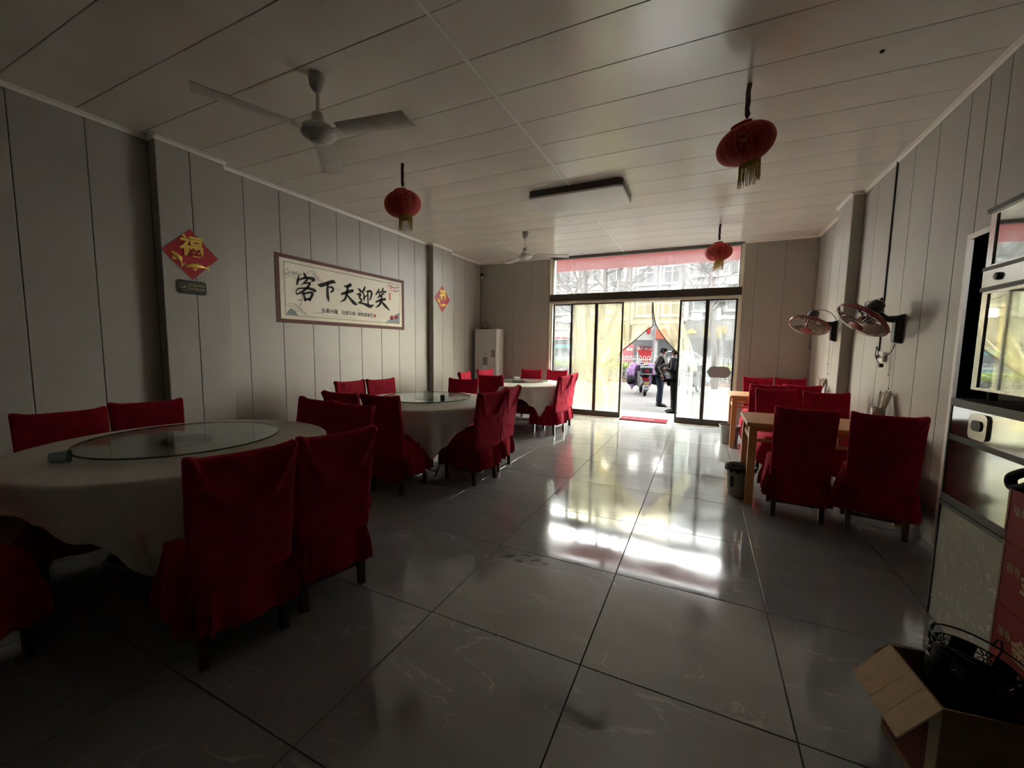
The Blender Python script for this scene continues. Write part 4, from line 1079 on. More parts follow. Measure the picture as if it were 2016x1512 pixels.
def handle(parent, y, z, mat='steel'):
    h = MB().prism([(a, b) for a, b in rounded(-.068, .068, -.06, .06, .025)], 0, .008)
    h.tf(Matrix.Translation((-.001, y, z)) @ Euler(ON_RIGHT).to_matrix().to_4x4())
    o = part('handle_plate', h, mat, parent, True)
    g = MB().prism(rounded(-.036, .036, -.024, .024, .022), .008, .014); g.tf(Matrix.Translation((-.001, y, z + .005)) @ Euler(ON_RIGHT).to_matrix().to_4x4())
    part('grip', g, 'black_plastic', o, True)
lc = thing('disinfection_cabinet', 'low steel cabinet with mirrored front and rounded handle', 'cabinet', (1.173, 2.35, .633), 0, 'stacked disinfection cabinets')
part('shell', MB().box(.012, .39, -.47, .485, 0, .50), 'steel_dark', lc)
part('top_slab', MB().prism([(-.012, -.475), (.395, -.475), (.395, .487), (.01, .487), (-.012, .465)], .50, .536), 'edge_dark', lc)
dr = part('door', MB().box(0, .012, -.465, .48, .04, .495), 'dirty_mirror', lc)
part('lower_band', MB().box(-.002, .010, -.465, .48, 0, .04), 'edge_dark', lc)
part('edge_strip', MB().box(-.003, .010, .472, .484, 0, .50), 'edge_dark', lc)
handle(dr, .235, .425)
part('groove', MB().box(-.0015, 0, -.465, .48, .325, .352), 'edge_dark', dr)
uc = thing('disinfection_cabinet', 'tall upper cabinet with mirrored glass doors in steel frames', 'cabinet', (1.173, 2.30, 1.206), 0, 'stacked disinfection cabinets')
part('shell', MB().box(.014, .39, -.42, .385, .02, .84), 'steel', uc)
for yy in (-.36, .33):
    for xx in (.05, .33): part('foot', MB().lathe([(.016, -.026), (.018, .02)], 12, (xx, yy, 0)), 'black_plastic', uc)
part('top_cap', MB().loft([[(-.012, -.425, .835), (.395, -.425, .835), (.395, .39, .835), (-.012, .39, .835)], [(-.016, -.425, .855), (.395, -.425, .855), (.395, .394, .855), (-.016, .394, .855)], [(.02, -.42, .875), (.39, -.42, .875), (.39, .37, .875), (.02, .37, .875)]]), 'edge_dark', uc)
for nm, z0, z1 in (('lower', .02, .478), ('upper', .585, .835)):
    d = part('door', MB().box(.004, .014, -.41, .345, z0 + .01, z1 - .01), 'mirror_glass', uc)
    part('door_frame', MB().box(-.002, .014, .345, .385, z0, z1).box(-.002, .014, -.42, .345, z1 - .012, z1).box(-.002, .014, -.42, .345, z0, z0 + .012), 'steel', d)
bd = part('control_band', MB().box(-.006, .014, -.42, .388, .482, .582), 'steel', uc)
part('band_line', MB().box(-.010, .0, -.42, .389, .478, .496).box(-.010, .0, -.42, .389, .572, .588), 'edge_dark', bd)
part('knob', MB().lathe([(.018, 0), (.016, .012), (.008, .016)], 14).tf(Matrix.Translation((-.006, .27, .535)) @ Euler(ON_RIGHT).to_matrix().to_4x4()), 'steel_dark', bd, True)

# red gift cartons with gold print
zz = [0, .286, .520, .748, .932]
names = ['lowest red carton of the stack beside the counter', 'second lowest red carton of the stack beside the counter', 'third red carton up in the stack beside the counter', 'topmost red carton of the stack, under the black bag']
for k in range(4):
    t = thing('red_carton', names[k], 'carton', (1.08, 1.755 + .004 * (k % 2), zz[k]), 0, 'red cartons with gold print')
    hgt = zz[k + 1] - zz[k] - .001
    part('box', MB().box(-.082, .082, -.23, .23, .001, hgt), 'carton_red', t)
    part('edge_tape', MB().box(-.0835, .083, .222, .2315, .001, hgt), 'carton_edge', t)
    text_obj('gold_character', '金', .085, 'gold_print', t, (-.0828, .085, hgt * .52), ON_RIGHT, bold=.003, depth=.0004)
    text_obj('gold_character', '山', .10, 'gold_print', t, (-.0828, -.03, hgt * .45), ON_RIGHT, bold=.003, depth=.0004)
    text_obj('gold_lettering', '福寿', .035, 'gold_print', t, (-.0828, .165, hgt * .62), ON_RIGHT, depth=.0004)
# black plastic bag knotted on top
bg = thing('plastic_bag', 'black knotted plastic bag on top of the red cartons', 'bag', (1.075, 1.80, .933))
rows = []; rnd = random.Random(4)
for i, (r, z) in enumerate(((.05, .002), (.13, .004), (.155, .05), (.14, .12), (.10, .19), (.05, .24), (.03, .26), (.055, .30))):
    rows.append([((r * .46 + .01 * rnd.uniform(-1, 1)) * math.cos(2 * PI * k / 26), r * 1.05 * math.sin(2 * PI * k / 26) * (1 + .10 * math.sin(k * 2.7 + i)) + .0, z + .006 * math.sin(k * 3.1)) for k in range(26)])
part('sack', MB().loft(rows), 'bag_black', bg, 'all')
part('handle_loop', MB().tube(spline([(-.03, .13, .075), (-.05, .18, .06), (-.06, .222, .03), (-.06, .215, .0), (-.06, .17, .005), (-.04, .13, .045)], 6), [.016] * 31, 8), 'bag_black', bg, 'all')
part('handle_ear', MB().loft([[(-.03, .02, .24), (0, .02, .25), (-.01, .03, .20), (-.03, .03, .20)], [(-.04, .12, .265), (-.02, .12, .268), (-.02, .12, .235), (-.04, .12, .235)], [(-.05, .215, .262), (-.047, .215, .264), (-.047, .216, .258), (-.05, .216, .258)]]), 'bag_black', bg, 'all')

# open cardboard box with iron stoves
cbx = thing('cardboard_box', 'open brown cardboard box on the floor in the lower right corner', 'box', (.85, 1.725, 0), R(7))
CX, CY, CH = .16, .14, .335
part('bottom', MB().box(-CX, CX, -CY, CY, .001, .006), 'cardboard_dark', cbx)
part('side_wall', MB().box(-CX, -CX + .006, -CY, CY, .006, CH), 'cardboard_dark', cbx)
part('side_wall', MB().box(CX - .006, CX, -CY, CY, .006, CH), 'cardboard_dark', cbx)
part('side_wall', MB().box(-CX + .006, CX - .006, -CY, -CY + .006, .006, CH), 'cardboard_dark', cbx)
part('side_wall', MB().box(-CX + .006, CX - .006, CY - .006, CY, .006, CH), 'cardboard_dark', cbx)
fp = MB(); a0 = Vector((-CX, 0, CH)); dr_ = Vector((-.10, 0, -.125)).normalized(); LN = .165
nrm_ = Vector((dr_.z, 0, -dr_.x))
for k, (s0, s1) in enumerate(((-1, -.42), (-.41, .10), (.11, .52), (.53, 1))):
    p0 = a0 + Vector((0, CY * s0, 0)); p1 = a0 + Vector((0, CY * s1, 0)); q0 = p0 + dr_ * LN; q1 = p1 + dr_ * LN; th = nrm_ * .006
    fp.add([p0, p1, q1, q0, p0 - th, p1 - th, q1 - th, q0 - th], [(0, 1, 2, 3), (7, 6, 5, 4), (0, 4, 5, 1), (1, 5, 6, 2), (2, 6, 7, 3), (3, 7, 4, 0)])
part('flap', fp, 'cardboard', cbx, label='pale folded-out flap with three creases')
part('flap', MB().add([(-CX, CY, CH), (CX, CY, CH), (CX, CY + .09, CH - .10), (-CX, CY + .09, CH - .10), (-CX, CY + .004, CH), (CX, CY + .004, CH), (CX, CY + .094, CH - .10), (-CX, CY + .094, CH - .10)], [(0, 1, 2, 3), (7, 6, 5, 4), (0, 4, 5, 1), (2, 6, 7, 3), (1, 5, 6, 2), (3, 7, 4, 0)]), 'cardboard_dark', cbx)
part('printed_panel', MB().box(-CX - .001, -CX, -CY * .9, CY * .9, .03, .24), 'carton_print', cbx)
part('tape', MB().box(-CX - .0015, -CX + .001, -CY - .001, -CY + .045, .01, CH), 'packing_tape', cbx)
def iron_stove(label, loc, rz, tilt):
    t = thing('iron_stove', label, 'stove', loc, 0, 'small black iron stoves', rot=(R(tilt[0]), R(tilt[1]), R(rz)))
    part('bowl', MB().lathe([(.05, 0), (.085, .01), (.098, .05), (.10, .085), (.096, .085), (.09, .05), (.04, .02)], 40), 'iron_black', t, True)
    bd = MB(); n = 60
    for k in range(n):      # pierced band: strips left between flower-shaped holes
        a0, a1 = 2 * PI * k / n, 2 * PI * (k + 1) / n; ph = (k % 10) / 10
        r = .104
        for z0, z1 in (((.085, .090), (.128, .133)) if 3 <= k % 10 <= 6 else ((.085, .133),)):
            bd.add([(r * math.cos(a0), r * math.sin(a0), z0), (r * math.cos(a1), r * math.sin(a1), z0), (r * math.cos(a1), r * math.sin(a1), z1), (r * math.cos(a0), r * math.sin(a0), z1),
                    (r * .98 * math.cos(a0), r * .98 * math.sin(a0), z0), (r * .98 * math.cos(a1), r * .98 * math.sin(a1), z0), (r * .98 * math.cos(a1), r * .98 * math.sin(a1), z1), (r * .98 * math.cos(a0), r * .98 * math.sin(a0), z1)],
                   [(0, 1, 2, 3), (7, 6, 5, 4), (0, 4, 5, 1), (2, 6, 7, 3)])
    band = part('pierced_band', bd, 'iron_black', t)
    fl = MB()
    for c in range(6):
        a = 2 * PI * (c * 10 + 5) / n
        e1 = Vector((-math.sin(a), math.cos(a), 0)); e2 = Vector((0, 0, 1)); ce = Vector((.104 * math.cos(a), .104 * math.sin(a), .109))
        for q in range(8):
            v = 2 * PI * q / 8; fl.tube([ce + (e1 * math.cos(v) + e2 * math.sin(v)) * .006, ce + (e1 * math.cos(v) + e2 * math.sin(v)) * .021], .0022, 5)
        fl.ring(ce, .006, .002, (math.cos(a), math.sin(a), 0), 12, 5)
    part('flower_bars', fl, 'steel_dark', band)['kind'] = 'stuff'
    rg = MB().ring((0, 0, .158), .112, .003, n=40, m=6)
    for c in range(3):
        a = 2 * PI * c / 3 + .3
        rg.tube([(.104 * math.cos(a), .104 * math.sin(a), .12), (.112 * math.cos(a), .112 * math.sin(a), .158), (.108 * math.cos(a + .06), .108 * math.sin(a + .06), .185), (.108 * math.cos(a + .14), .108 * math.sin(a + .14), .185), (.112 * math.cos(a + .2), .112 * math.sin(a + .2), .155)], .0028, 6)
    part('top_ring', rg, 'iron_black', t, True)
    return t
iron_stove('black iron stove with pierced flower band sticking out of the cardboard box', (.83, 1.76, .282), 20, (4, 10))
iron_stove('black iron stove lying deeper in the cardboard box', (.885, 1.70, .060), 60, (-6, 8))
tag(link('iron_pan', MB().lathe([(.03, 0), (.06, .008), (.078, .035), (.082, .035), (.064, .004), (.03, -.004)], 36).mesh('iron_pan', 'iron_black', True), None, (.93, 1.69, .318), (R(8), R(-6), 0)), 'black iron pan leaning at the right edge of the cardboard box', 'pan')

# ================================================================== outdoors
GZ = -.25
ld = struct('landing', MB().box(-7, 5, YF + .2, 9.2, GZ, -.012), 'grout')
ls = MB().box(-.448, .448, -.298, .298, -.02, 0).mesh('paving_slab', 'landing_stone')
for i in range(-4, 4):
    for j in range(2):
        if 8.22 + .49 * j + .245 < 9.2: o = link('paving_slab', ls, ld, (-.95 + .9 * i, 8.465 + .49 * j, -.0)); o.scale = (1, .81, 1)
struct('pavement', MB().box(-30, 30, 9.2, 19.6, GZ - .1, GZ), 'pavement')
sp = bpy.data.objects['pavement']
ps = MB().box(-.497, .497, -.297, .297, -.01, .004).mesh('paving_slab', 'pavement')
for i in range(-6, 3):
    for j in range(12):
        link('paving_slab', ps, sp, (-.4 + 1.0 * i + .5 * (j % 2), 10.4 + .6 * j, GZ))
struct('road', MB().box(-60, 60, 22.2, 36.8, GZ - .1, GZ - .02), 'asphalt')
struct('planting_bed', MB().box(-30, 30, 19.75, 22.2, GZ - .1, GZ + .02), 'soil')
struct('kerb', MB().box(-30, 30, 19.6, 19.75, GZ - .1, GZ + .13), 'kerb_brick')
struct('far_pavement', MB().box(-60, 60, 36.8, 38.2, GZ - .1, GZ + .08), 'pavement')
# red fascia board of this building, seen through the top of the transom
fb = thing('fascia_board', 'red fascia board hanging outside the top of the transom window', 'sign', (-1.2, 8.72, 3.05))
part('panel', MB().box(-5.5, 4.5, -.04, .04, 0, .40), 'sign_red_outer', fb)
part('bracket', MB().box(-5.4, -5.3, -.498, -.04, .30, .35).box(4.3, 4.4, -.498, -.04, .30, .35).box(-.6, -.5, -.498, -.04, .30, .35), 'bronze_frame', fb)
struct('wall_facade', MB().box(-9, 5.5, YF + .2, YF + .22, H + .009, 6).box(-9, -4.81, YF + .0, YF + .22, -.1, H + .009).box(1.79, 5.5, YF + .0, YF + .22, -.1, H + .009), 'facade_grey')
# door mat
dm = thing('door_mat', 'long red door mat with worn white lettering in the open doorway', 'mat', (-.985, 8.10, .012), R(-1))
part('pile', MB().prism(rounded(-.43, .44, -.20, .20, .02), -.005, .003), 'mat_red', dm)
text_obj('lettering', '欢迎光临', .15, 'mat_text', dm, (-.10, 0, .0035), (0, 0, 0), bold=.002, depth=.0006)

# hedge
def leaves(mb, rnd, n, box, size):
    x0, x1, y0, y1, z0, z1 = box
    for k in range(n):
        c = Vector((rnd.uniform(x0, x1), rnd.uniform(y0, y1), rnd.uniform(z0, z1)))
        a, b = rnd.uniform(0, 6.28), rnd.uniform(-.9, .9); s = rnd.uniform(.6, 1.3) * size
        e1 = Vector((math.cos(a), math.sin(a), b)).normalized() * s; e2 = e1.cross(Vector((rnd.uniform(-1, 1), rnd.uniform(-1, 1), 1))).normalized() * s * .45
        mb.add([c - e1, c + e2, c + e1, c - e2], [(0, 1, 2, 3)])
hg = thing('hedge', 'clipped low hedge in front of the white street fence', 'hedge', (-3.5, 20.5, GZ))
rnd = random.Random(5); hb = MB(); hd_ = MB(); stm = MB()
leaves(hb, rnd, 7000, (-6.5, 6.5, -.45, .45, .62, .92), .05)
leaves(hd_, rnd, 5000, (-6.5, 6.5, -.42, .42, .12, .66), .05)
for k in range(150):
    x, y = rnd.uniform(-6.4, 6.4), rnd.uniform(-.35, .35); stm.tube([(x, y, 0), (x + rnd.uniform(-.1, .1), y, .45)], .012, 5)
part('new_leaves', hb, 'leaf_green', hg); part('lower_leaves', hd_, 'leaf_dark', hg); part('stems', stm, 'bark', hg)
# white fence with hooped tops
fc = thing('street_fence', 'white hooped street fence along the planting bed', 'fence', (-3.6, 21.6, GZ))
fm = MB(); W_ = 1.6
for k in range(8):
    x = -W_ / 2 + .1 + .2 * k
    fm.tube([(x - .06, 0, .12), (x - .06, 0, 1.14)] + [(x - .06 * math.cos(PI * q / 6), 0, 1.14 + .08 * math.sin(PI * q / 6)) for q in range(1, 6)] + [(x + .06, 0, 1.14), (x + .06, 0, .12)], .016, 5)
fm.box(-W_ / 2, W_ / 2, -.02, .02, .18, .23).box(-W_ / 2, W_ / 2, -.02, .02, 1.02, 1.07)
fmesh = fm.mesh('fence_panel', 'fence_white'); pmesh = MB().box(-.035, .035, -.035, .035, 0, 1.22).lathe([(.04, 1.22), (.045, 1.25), (.03, 1.29), (.004, 1.31)], 8).mesh('post', 'fence_white')
for k in range(8):
    link('fence_panel', fmesh, fc, (-5.4 + 1.7 * k, 0, 0)); link('post', pmesh, fc, (-6.25 + 1.7 * k, 0, 0))

# bare street trees
def tree(label, limbs, seed, twigs=10, tw_len=1.6):
    t = thing('street_tree', label, 'tree', (limbs[0][0][0], limbs[0][0][1], GZ), 0, 'bare street trees')
    off = Vector((limbs[0][0][0], limbs[0][0][1], GZ)); rnd = random.Random(seed)
    tr = MB(); br = MB()
    for li, l in enumerate(limbs):
        pts = spline([(x, y, z, r) for x, y, z, r in l], 5)
        (tr if li == 0 else br).tube([Vector(p[:3]) - off for p in pts], [p[3] * .78 for p in pts], 10)
        for k in range(twigs):
            s = rnd.uniform(.45, 1.0) if li == 0 else rnd.uniform(.15, 1.0); p = pts[min(int(s * (len(pts) - 1)), len(pts) - 1)]
            if p[2] < 2.9: continue
            base = Vector(p[:3]) - off; a = rnd.uniform(0, 6.28); up = rnd.uniform(.0, .9)
            d = Vector((math.cos(a), math.sin(a) * .6, up)).normalized(); ln = rnd.uniform(.5, 1.0) * tw_len; bend = Vector((rnd.uniform(-.3, .3), rnd.uniform(-.2, .2), rnd.uniform(-.1, .5)))
            mid = base + d * ln * .5; end = mid + (d + bend).normalized() * ln * .5
            r0 = min(p[3] * .45, .035)
            br.tube([base, mid, end], [r0, r0 * .6, r0 * .2], 5)
            for q in range(4):
                f = rnd.uniform(.3, 1); b2 = base + (end - base) * f; d2 = (d + Vector((rnd.uniform(-1, 1), rnd.uniform(-.6, .6), rnd.uniform(-.3, .9)))).normalized()
                e2 = b2 + d2 * ln * rnd.uniform(.3, .55)
                br.tube([b2, (b2 + e2) / 2 + Vector((0, 0, .03)), e2], [r0 * .4, r0 * .3, r0 * .12], 4)
    part('trunk', tr, 'bark', t, 'all'); part('branches', br, 'bark', t, 'all')
tree('straight bare tree behind the second glass pane', [[(-4.67, 18.5, GZ, .20), (-4.78, 18.5, 1.23, .17), (-4.91, 18.5, 2.87, .15), (-5.05, 18.5, 4.25, .12), (-5.11, 18.5, 5.62, .11), (-5.1, 18.5, 8, .07)],
      [(-4.95, 18.5, 3.4, .07), (-5.35, 18.4, 4.3, .06), (-5.7, 18.3, 5.4, .04), (-5.9, 18.2, 7, .02)]], 3, 12)
tree('forked bare tree with a heavy limb leaning right', [[(-4.21, 17.5, GZ, .21), (-4.16, 17.5, 1.03, .18), (-4.08, 17.5, 2.13, .17), (-3.97, 17.5, 3.2, .13), (-3.93, 17.5, 4.06, .13), (-3.92, 17.5, 5.32, .12), (-3.9, 17.5, 8, .07)],
      [(-4.05, 17.5, 1.75, .15), (-3.85, 17.5, 1.98, .16), (-3.56, 17.5, 2.55, .15), (-3.19, 17.5, 3.39, .12), (-3.02, 17.5, 4.01, .10), (-2.91, 17.5, 5.14, .09), (-2.85, 17.5, 7.5, .05)],
      [(-3.36, 17.5, 3.0, .10), (-3.35, 17.5, 3.6, .10), (-3.34, 17.5, 4.2, .09), (-3.34, 17.5, 5.27, .09), (-3.3, 17.5, 7.5, .05)]], 8, 12)
tree('spreading bare tree behind the right-hand glass door', [[(.5, 18.5, GZ, .17), (.4, 18.5, 1.33, .15), (.27, 18.5, 2.36, .14), (.15, 18.5, 3.18, .11), (.15, 18.5, 3.99, .10), (.08, 18.5, 4.5, .09)],
      [(.08, 18.5, 4.45, .08), (-.35, 18.5, 4.72, .06), (-.85, 18.4, 4.95, .03), (-1.3, 18.3, 5.3, .015)], [(.08, 18.5, 4.5, .07), (-.38, 18.5, 5.14, .05), (-.7, 18.5, 5.8, .03)],
      [(.1, 18.5, 4.5, .06), (.45, 18.4, 4.7, .05), (.9, 18.4, 5.0, .03), (1.3, 18.3, 5.6, .015)], [(.2, 18.5, 2.9, .06), (.45, 18.5, 3.1, .05), (.8, 18.4, 3.3, .03), (1.2, 18.3, 3.9, .015)],
      [(.12, 18.5, 3.7, .05), (-.3, 18.5, 3.75, .04), (-.7, 18.4, 4.2, .02)], [(.08, 18.5, 4.5, .06), (.0, 18.5, 5.4, .05), (.1, 18.5, 6.6, .03)]], 14, 12, 1.3)
tree('thin pruned bare tree behind the leftmost pane', [[(-5.52, 19.0, GZ, .12), (-5.62, 19.0, 2.0, .11), (-5.66, 19.0, 3.35, .10), (-5.71, 19.0, 3.87, .10)],
      [(-5.71, 19.0, 3.8, .09), (-6.22, 18.9, 4.31, .08), (-6.5, 18.8, 4.7, .06), (-6.7, 18.7, 6.0, .03)], [(-5.72, 19.0, 3.8, .06), (-5.5, 19.0, 4.6, .05), (-5.45, 19.0, 6.2, .03)]], 20, 12, 1.2)
su = thing('tree_prop', 'pair of grey posts clamped to prop the leaning tree', 'prop', (-3.72, 17.0, GZ))
for x in (-.12, .12): part('post', MB().tube([(x, 0, 0), (x, 0, 1.55)], .045, 8), 'scooter_grey', su, True)
part('clamp', MB().box(-.2, .2, -.06, .06, 1.38, 1.46).box(-.2, .2, -.06, .06, .30, .35), 'scooter_teal', su)
tag(link('lamp_pole', MB().tube([(-2.20, 20.2, GZ), (-2.15, 20.2, 1.1), (-2.10, 20.2, 2.6), (-2.05, 20.2, 7)], [.06, .05, .045, .04], 8).box(-2.27, -2.13, 20.13, 20.27, GZ, GZ + .12).mesh('lamp_pole', 'scooter_grey', True)), 'thin grey pole rising above the open doorway view', 'pole')

# ------------------------------------------------------------------ people
def skin_mesh(name, verts, edges, mat, levels=1):
    me = bpy.data.meshes.new(name); me.from_pydata([v[0] for v in verts], edges, [])
    o = bpy.data.objects.new(name, me); COL.objects.link(o)
    sm = o.modifiers.new('s', 'SKIN'); sm.use_smooth_shade = True
    for i, v in enumerate(verts):
        r = v[1]; me.skin_vertices[0].data[i].radius = r if isinstance(r, tuple) else (r, r)
        me.skin_vertices[0].data[i].use_root = (i == 0)
    ss = o.modifiers.new('d', 'SUBSURF'); ss.levels = levels; ss.render_levels = levels
    dg = bpy.context.evaluated_depsgraph_get()
    out = bpy.data.meshes.new_from_object(o.evaluated_get(dg))
    bpy.data.objects.remove(o); bpy.data.meshes.remove(me)
    out.materials.clear(); out.materials.append(M[mat])
    out.polygons.foreach_set('use_smooth', [True] * len(out.polygons))
    return out
def person(label, loc, heading, arms, jacket, trousers, cap, height=1.68, lean=0.0):
    t = thing('person', label, 'person', loc, R(heading) - PI / 2)
    k = height / 1.70
    P = lambda x, y, z: (x * k, y * k, z * k)
    hip, chest, neck = .92, 1.28, 1.46
    A = {}
    body = [(P(0, 0, hip), .10), (P(0, .0, 1.10), .10), (P(0, lean * .5, chest), .11), (P(0, lean * .8 + .005, neck), .055), (P(0, lean + .025, 1.54), .05), (P(0, lean + .03, 1.595), (.072, .085)), (P(0, lean + .025, 1.66), (.062, .075)), (P(0, lean + .02, 1.70), .03)]
    edges = [(i, i + 1) for i in range(len(body) - 1)]
    jk = [(P(0, 0, 1.08), (.20, .16)), (P(0, 0, .84), (.215, .17)), (P(0, lean * .5, 1.24), (.20, .155)), (P(0, lean * .75, 1.39), (.16, .12)), (P(0, lean * .8, 1.475), .065)]
    je = [(0, 1), (0, 2), (2, 3), (3, 4)]
    for s in (-1, 1):
        el, wr, hd = arms[0 if s < 0 else 1]
        sh = Vector((s * .185, lean * .7, 1.395)); el, wr, hd = Vector(el), Vector(wr), Vector(hd)
        b0 = len(body)
        body += [(P(*sh), .05), (P(*el), .04), (P(*wr), .028), (P(*(wr + (hd - wr) * .5)), (.034, .02))]
        edges += [(2, b0), (b0, b0 + 1), (b0 + 1, b0 + 2), (b0 + 2, b0 + 3)]
        d = (hd - wr).normalized(); side = d.cross(Vector((1, 0, 0)) if abs(d.x) < .8 else Vector((0, 1, 0))).normalized(); cv = side.cross(d)
        for q, (o_, ln) in enumerate(((-.027, .075), (-.009, .085), (.009, .08), (.027, .062))):
            c0 = len(body); p1 = wr + (hd - wr) * .75 + side * o_
            body += [(P(*p1), .010), (P(*(p1 + d * ln * .5 + cv * .008)), .009), (P(*(p1 + d * ln * .9 + cv * .025)), .008)]
            edges += [(b0 + 3, c0), (c0, c0 + 1), (c0 + 1, c0 + 2)]
        c0 = len(body); p1 = wr + (hd - wr) * .4 - side * .035
        body += [(P(*p1), .012), (P(*(p1 + d * .035 - side * .02 + cv * .012)), .010)]; edges += [(b0 + 3, c0), (c0, c0 + 1)]
        j0 = len(jk)
        jk += [(P(*sh), .095), (P(*(sh + (el - sh) * .55)), .085), (P(*el), .076), (P(*(el + (wr - el) * .55)), .066), (P(*(wr - (wr - el) * .05)), .054)]
        je += [(3, j0), (j0, j0 + 1), (j0 + 1, j0 + 2), (j0 + 2, j0 + 3), (j0 + 3, j0 + 4)]
    tr = [(P(0, 0, .93), (.18, .14))]; te = []
    for s, dy in ((-1, -.03), (1, .05)):
        j0 = len(tr)
        tr += [(P(s * .09, 0, .84), .115), (P(s * .10, .01 + dy * .3, .66), .10), (P(s * .105, .015 + dy * .6, .48), .085), (P(s * .108, dy * .9 - .01, .28), .08), (P(s * .108, dy - .015, .075), .075)]
        te += [(0, j0)] + [(j0 + q, j0 + q + 1) for q in range(4)]
        b0 = len(body)
        body += [(P(s * .085, 0, .84), .07), (P(s * .10, .015 + dy * .6, .48), .045), (P(s * .105, dy - .015, .09), .035), (P(s * .107, dy + .08, .03), .03)]
        edges += [(0, b0), (b0, b0 + 1), (b0 + 1, b0 + 2), (b0 + 2, b0 + 3)]
    link('body', skin_mesh('body', body, edges, 'skin', 2), t)
    link('jacket', skin_mesh('jacket', jk, je, jacket, 2), t)
    link('trousers', skin_mesh('trousers', tr, te, trousers, 2), t)
    for s, dy in ((-1, -.03), (1, .05)):
        sh = MB().loft([[(s * .107 * k + a * .048 * k, (dy + yy) * k + 0, z) for a, z in ((-1, .0), (1, .0), (1, hh), (.5, hh + .02), (-.5, hh + .02), (-1, hh))] for yy, hh in ((-.075, .06), (-.02, .08), (.06, .065), (.15, .035), (.19, .02))])
        part('shoe', sh, 'shoe_dark', t, 'all')
    hx = P(0, lean + .03, 1.60)
    fc_ = MB().lathe([(.002, .0), (.011, .008), (.014, .02), (.008, .045), (.002, .05)], 8, (hx[0], hx[1] + .085 * k, hx[2] - .035)); 
    part('nose', fc_, 'skin', t, True)
    ey = MB()
    for s in (-1, 1): ey.lathe([(.001, -.008), (.007, -.005), (.009, 0), (.007, .005), (.001, .008)], 8, (hx[0] + s * .03, hx[1] + .073 * k, hx[2] + .012))
    part('eyes', ey, 'hair_black', t, True)
    part('mouth', MB().box(hx[0] - .02, hx[0] + .02, hx[1] + .074 * k, hx[1] + .080 * k, hx[2] - .055, hx[2] - .049), 'fan_red', t)
    er = MB()
    for s in (-1, 1): er.lathe([(.004, -.03), (.012, -.015), (.014, .01), (.006, .03)], 8, (hx[0] + s * .074 * k, hx[1] - .005, hx[2]))
    part('ears', er, 'skin', t, True)
    hr = MB(); rows = []
    for i in range(8):
        p = -.15 + (PI / 2 + .10) * i / 7
        rows.append([(hx[0] + .083 * k * math.cos(p) * math.cos(2 * PI * q / 24), hx[1] - .012 + .098 * k * math.cos(p) * math.sin(2 * PI * q / 24) * (.86 if math.sin(2 * PI * q / 24) > 0 else 1), hx[2] + .02 + .105 * k * math.sin(p) - (.045 if i == 0 and math.sin(2 * PI * q / 24) < .2 else 0)) for q in range(24)])
    part('hair', MB().loft(rows), 'hair_black', t, 'all')
    part('shirt_collar', MB().lathe([(.066 * k, 0), (.062 * k, .035), (.055 * k, .035), (.058 * k, 0)], 20, P(0, lean * .8 + .012, 1.462)), 'shirt_white', t, True)
    if cap:
        rows = []
        for i in range(8):
            p = (PI / 2) * i / 7
            rows.append([(hx[0] + .094 * k * math.cos(p) * math.cos(2 * PI * q / 28), hx[1] - .004 + .108 * k * math.cos(p) * math.sin(2 * PI * q / 28), hx[2] + .045 + .085 * k * math.sin(p)) for q in range(28)])
        c = part('cap', MB().loft(rows), 'cap_grey', t, 'all')
        br = [[(hx[0] + xx * .085, hx[1] + .085 + yy * (1 - .55 * xx * xx), hx[2] + .048 - .02 * yy / .09 - z_) for xx in [-1 + 2 * q / 10 for q in range(11)]] for yy, z_ in ((0, 0), (.09, .0), (.09, .008), (0, .008))]
        part('brim', MB().loft(br, close=False, cap=False), 'cap_grey', c, 'all')
    return t
person('man in grey cap, dark leather jacket and jeans standing outside the doorway', (-1.06, 12.1, GZ), -8,
       [((-.27, -.05, 1.13), (-.25, .06, .90), (-.24, .09, .82)), ((.28, -.06, 1.13), (.25, .08, .90), (.22, .11, .83))], 'jacket_brown', 'jeans', True, 1.66, .04)
p2 = person('person in black jacket and black trousers half hidden behind the glass door', (-.60, 11.0, GZ), 172,
       [((-.25, .02, 1.14), (-.17, .24, 1.16), (-.12, .31, 1.18)), ((.27, .02, 1.12), (.16, .24, 1.12), (.10, .31, 1.13))], 'jacket_black', 'trousers_black', False, 1.64, .03)
pp = link('paper_sheet', MB().box(-.14, .10, -.004, .004, -.09, .09).mesh('paper_sheet', 'plate_white'), None, (-.93, 10.98, .93), (R(50), R(10), R(80)))
tag(pp, 'sheet of pale paper held by the person in the black jacket', 'paper')

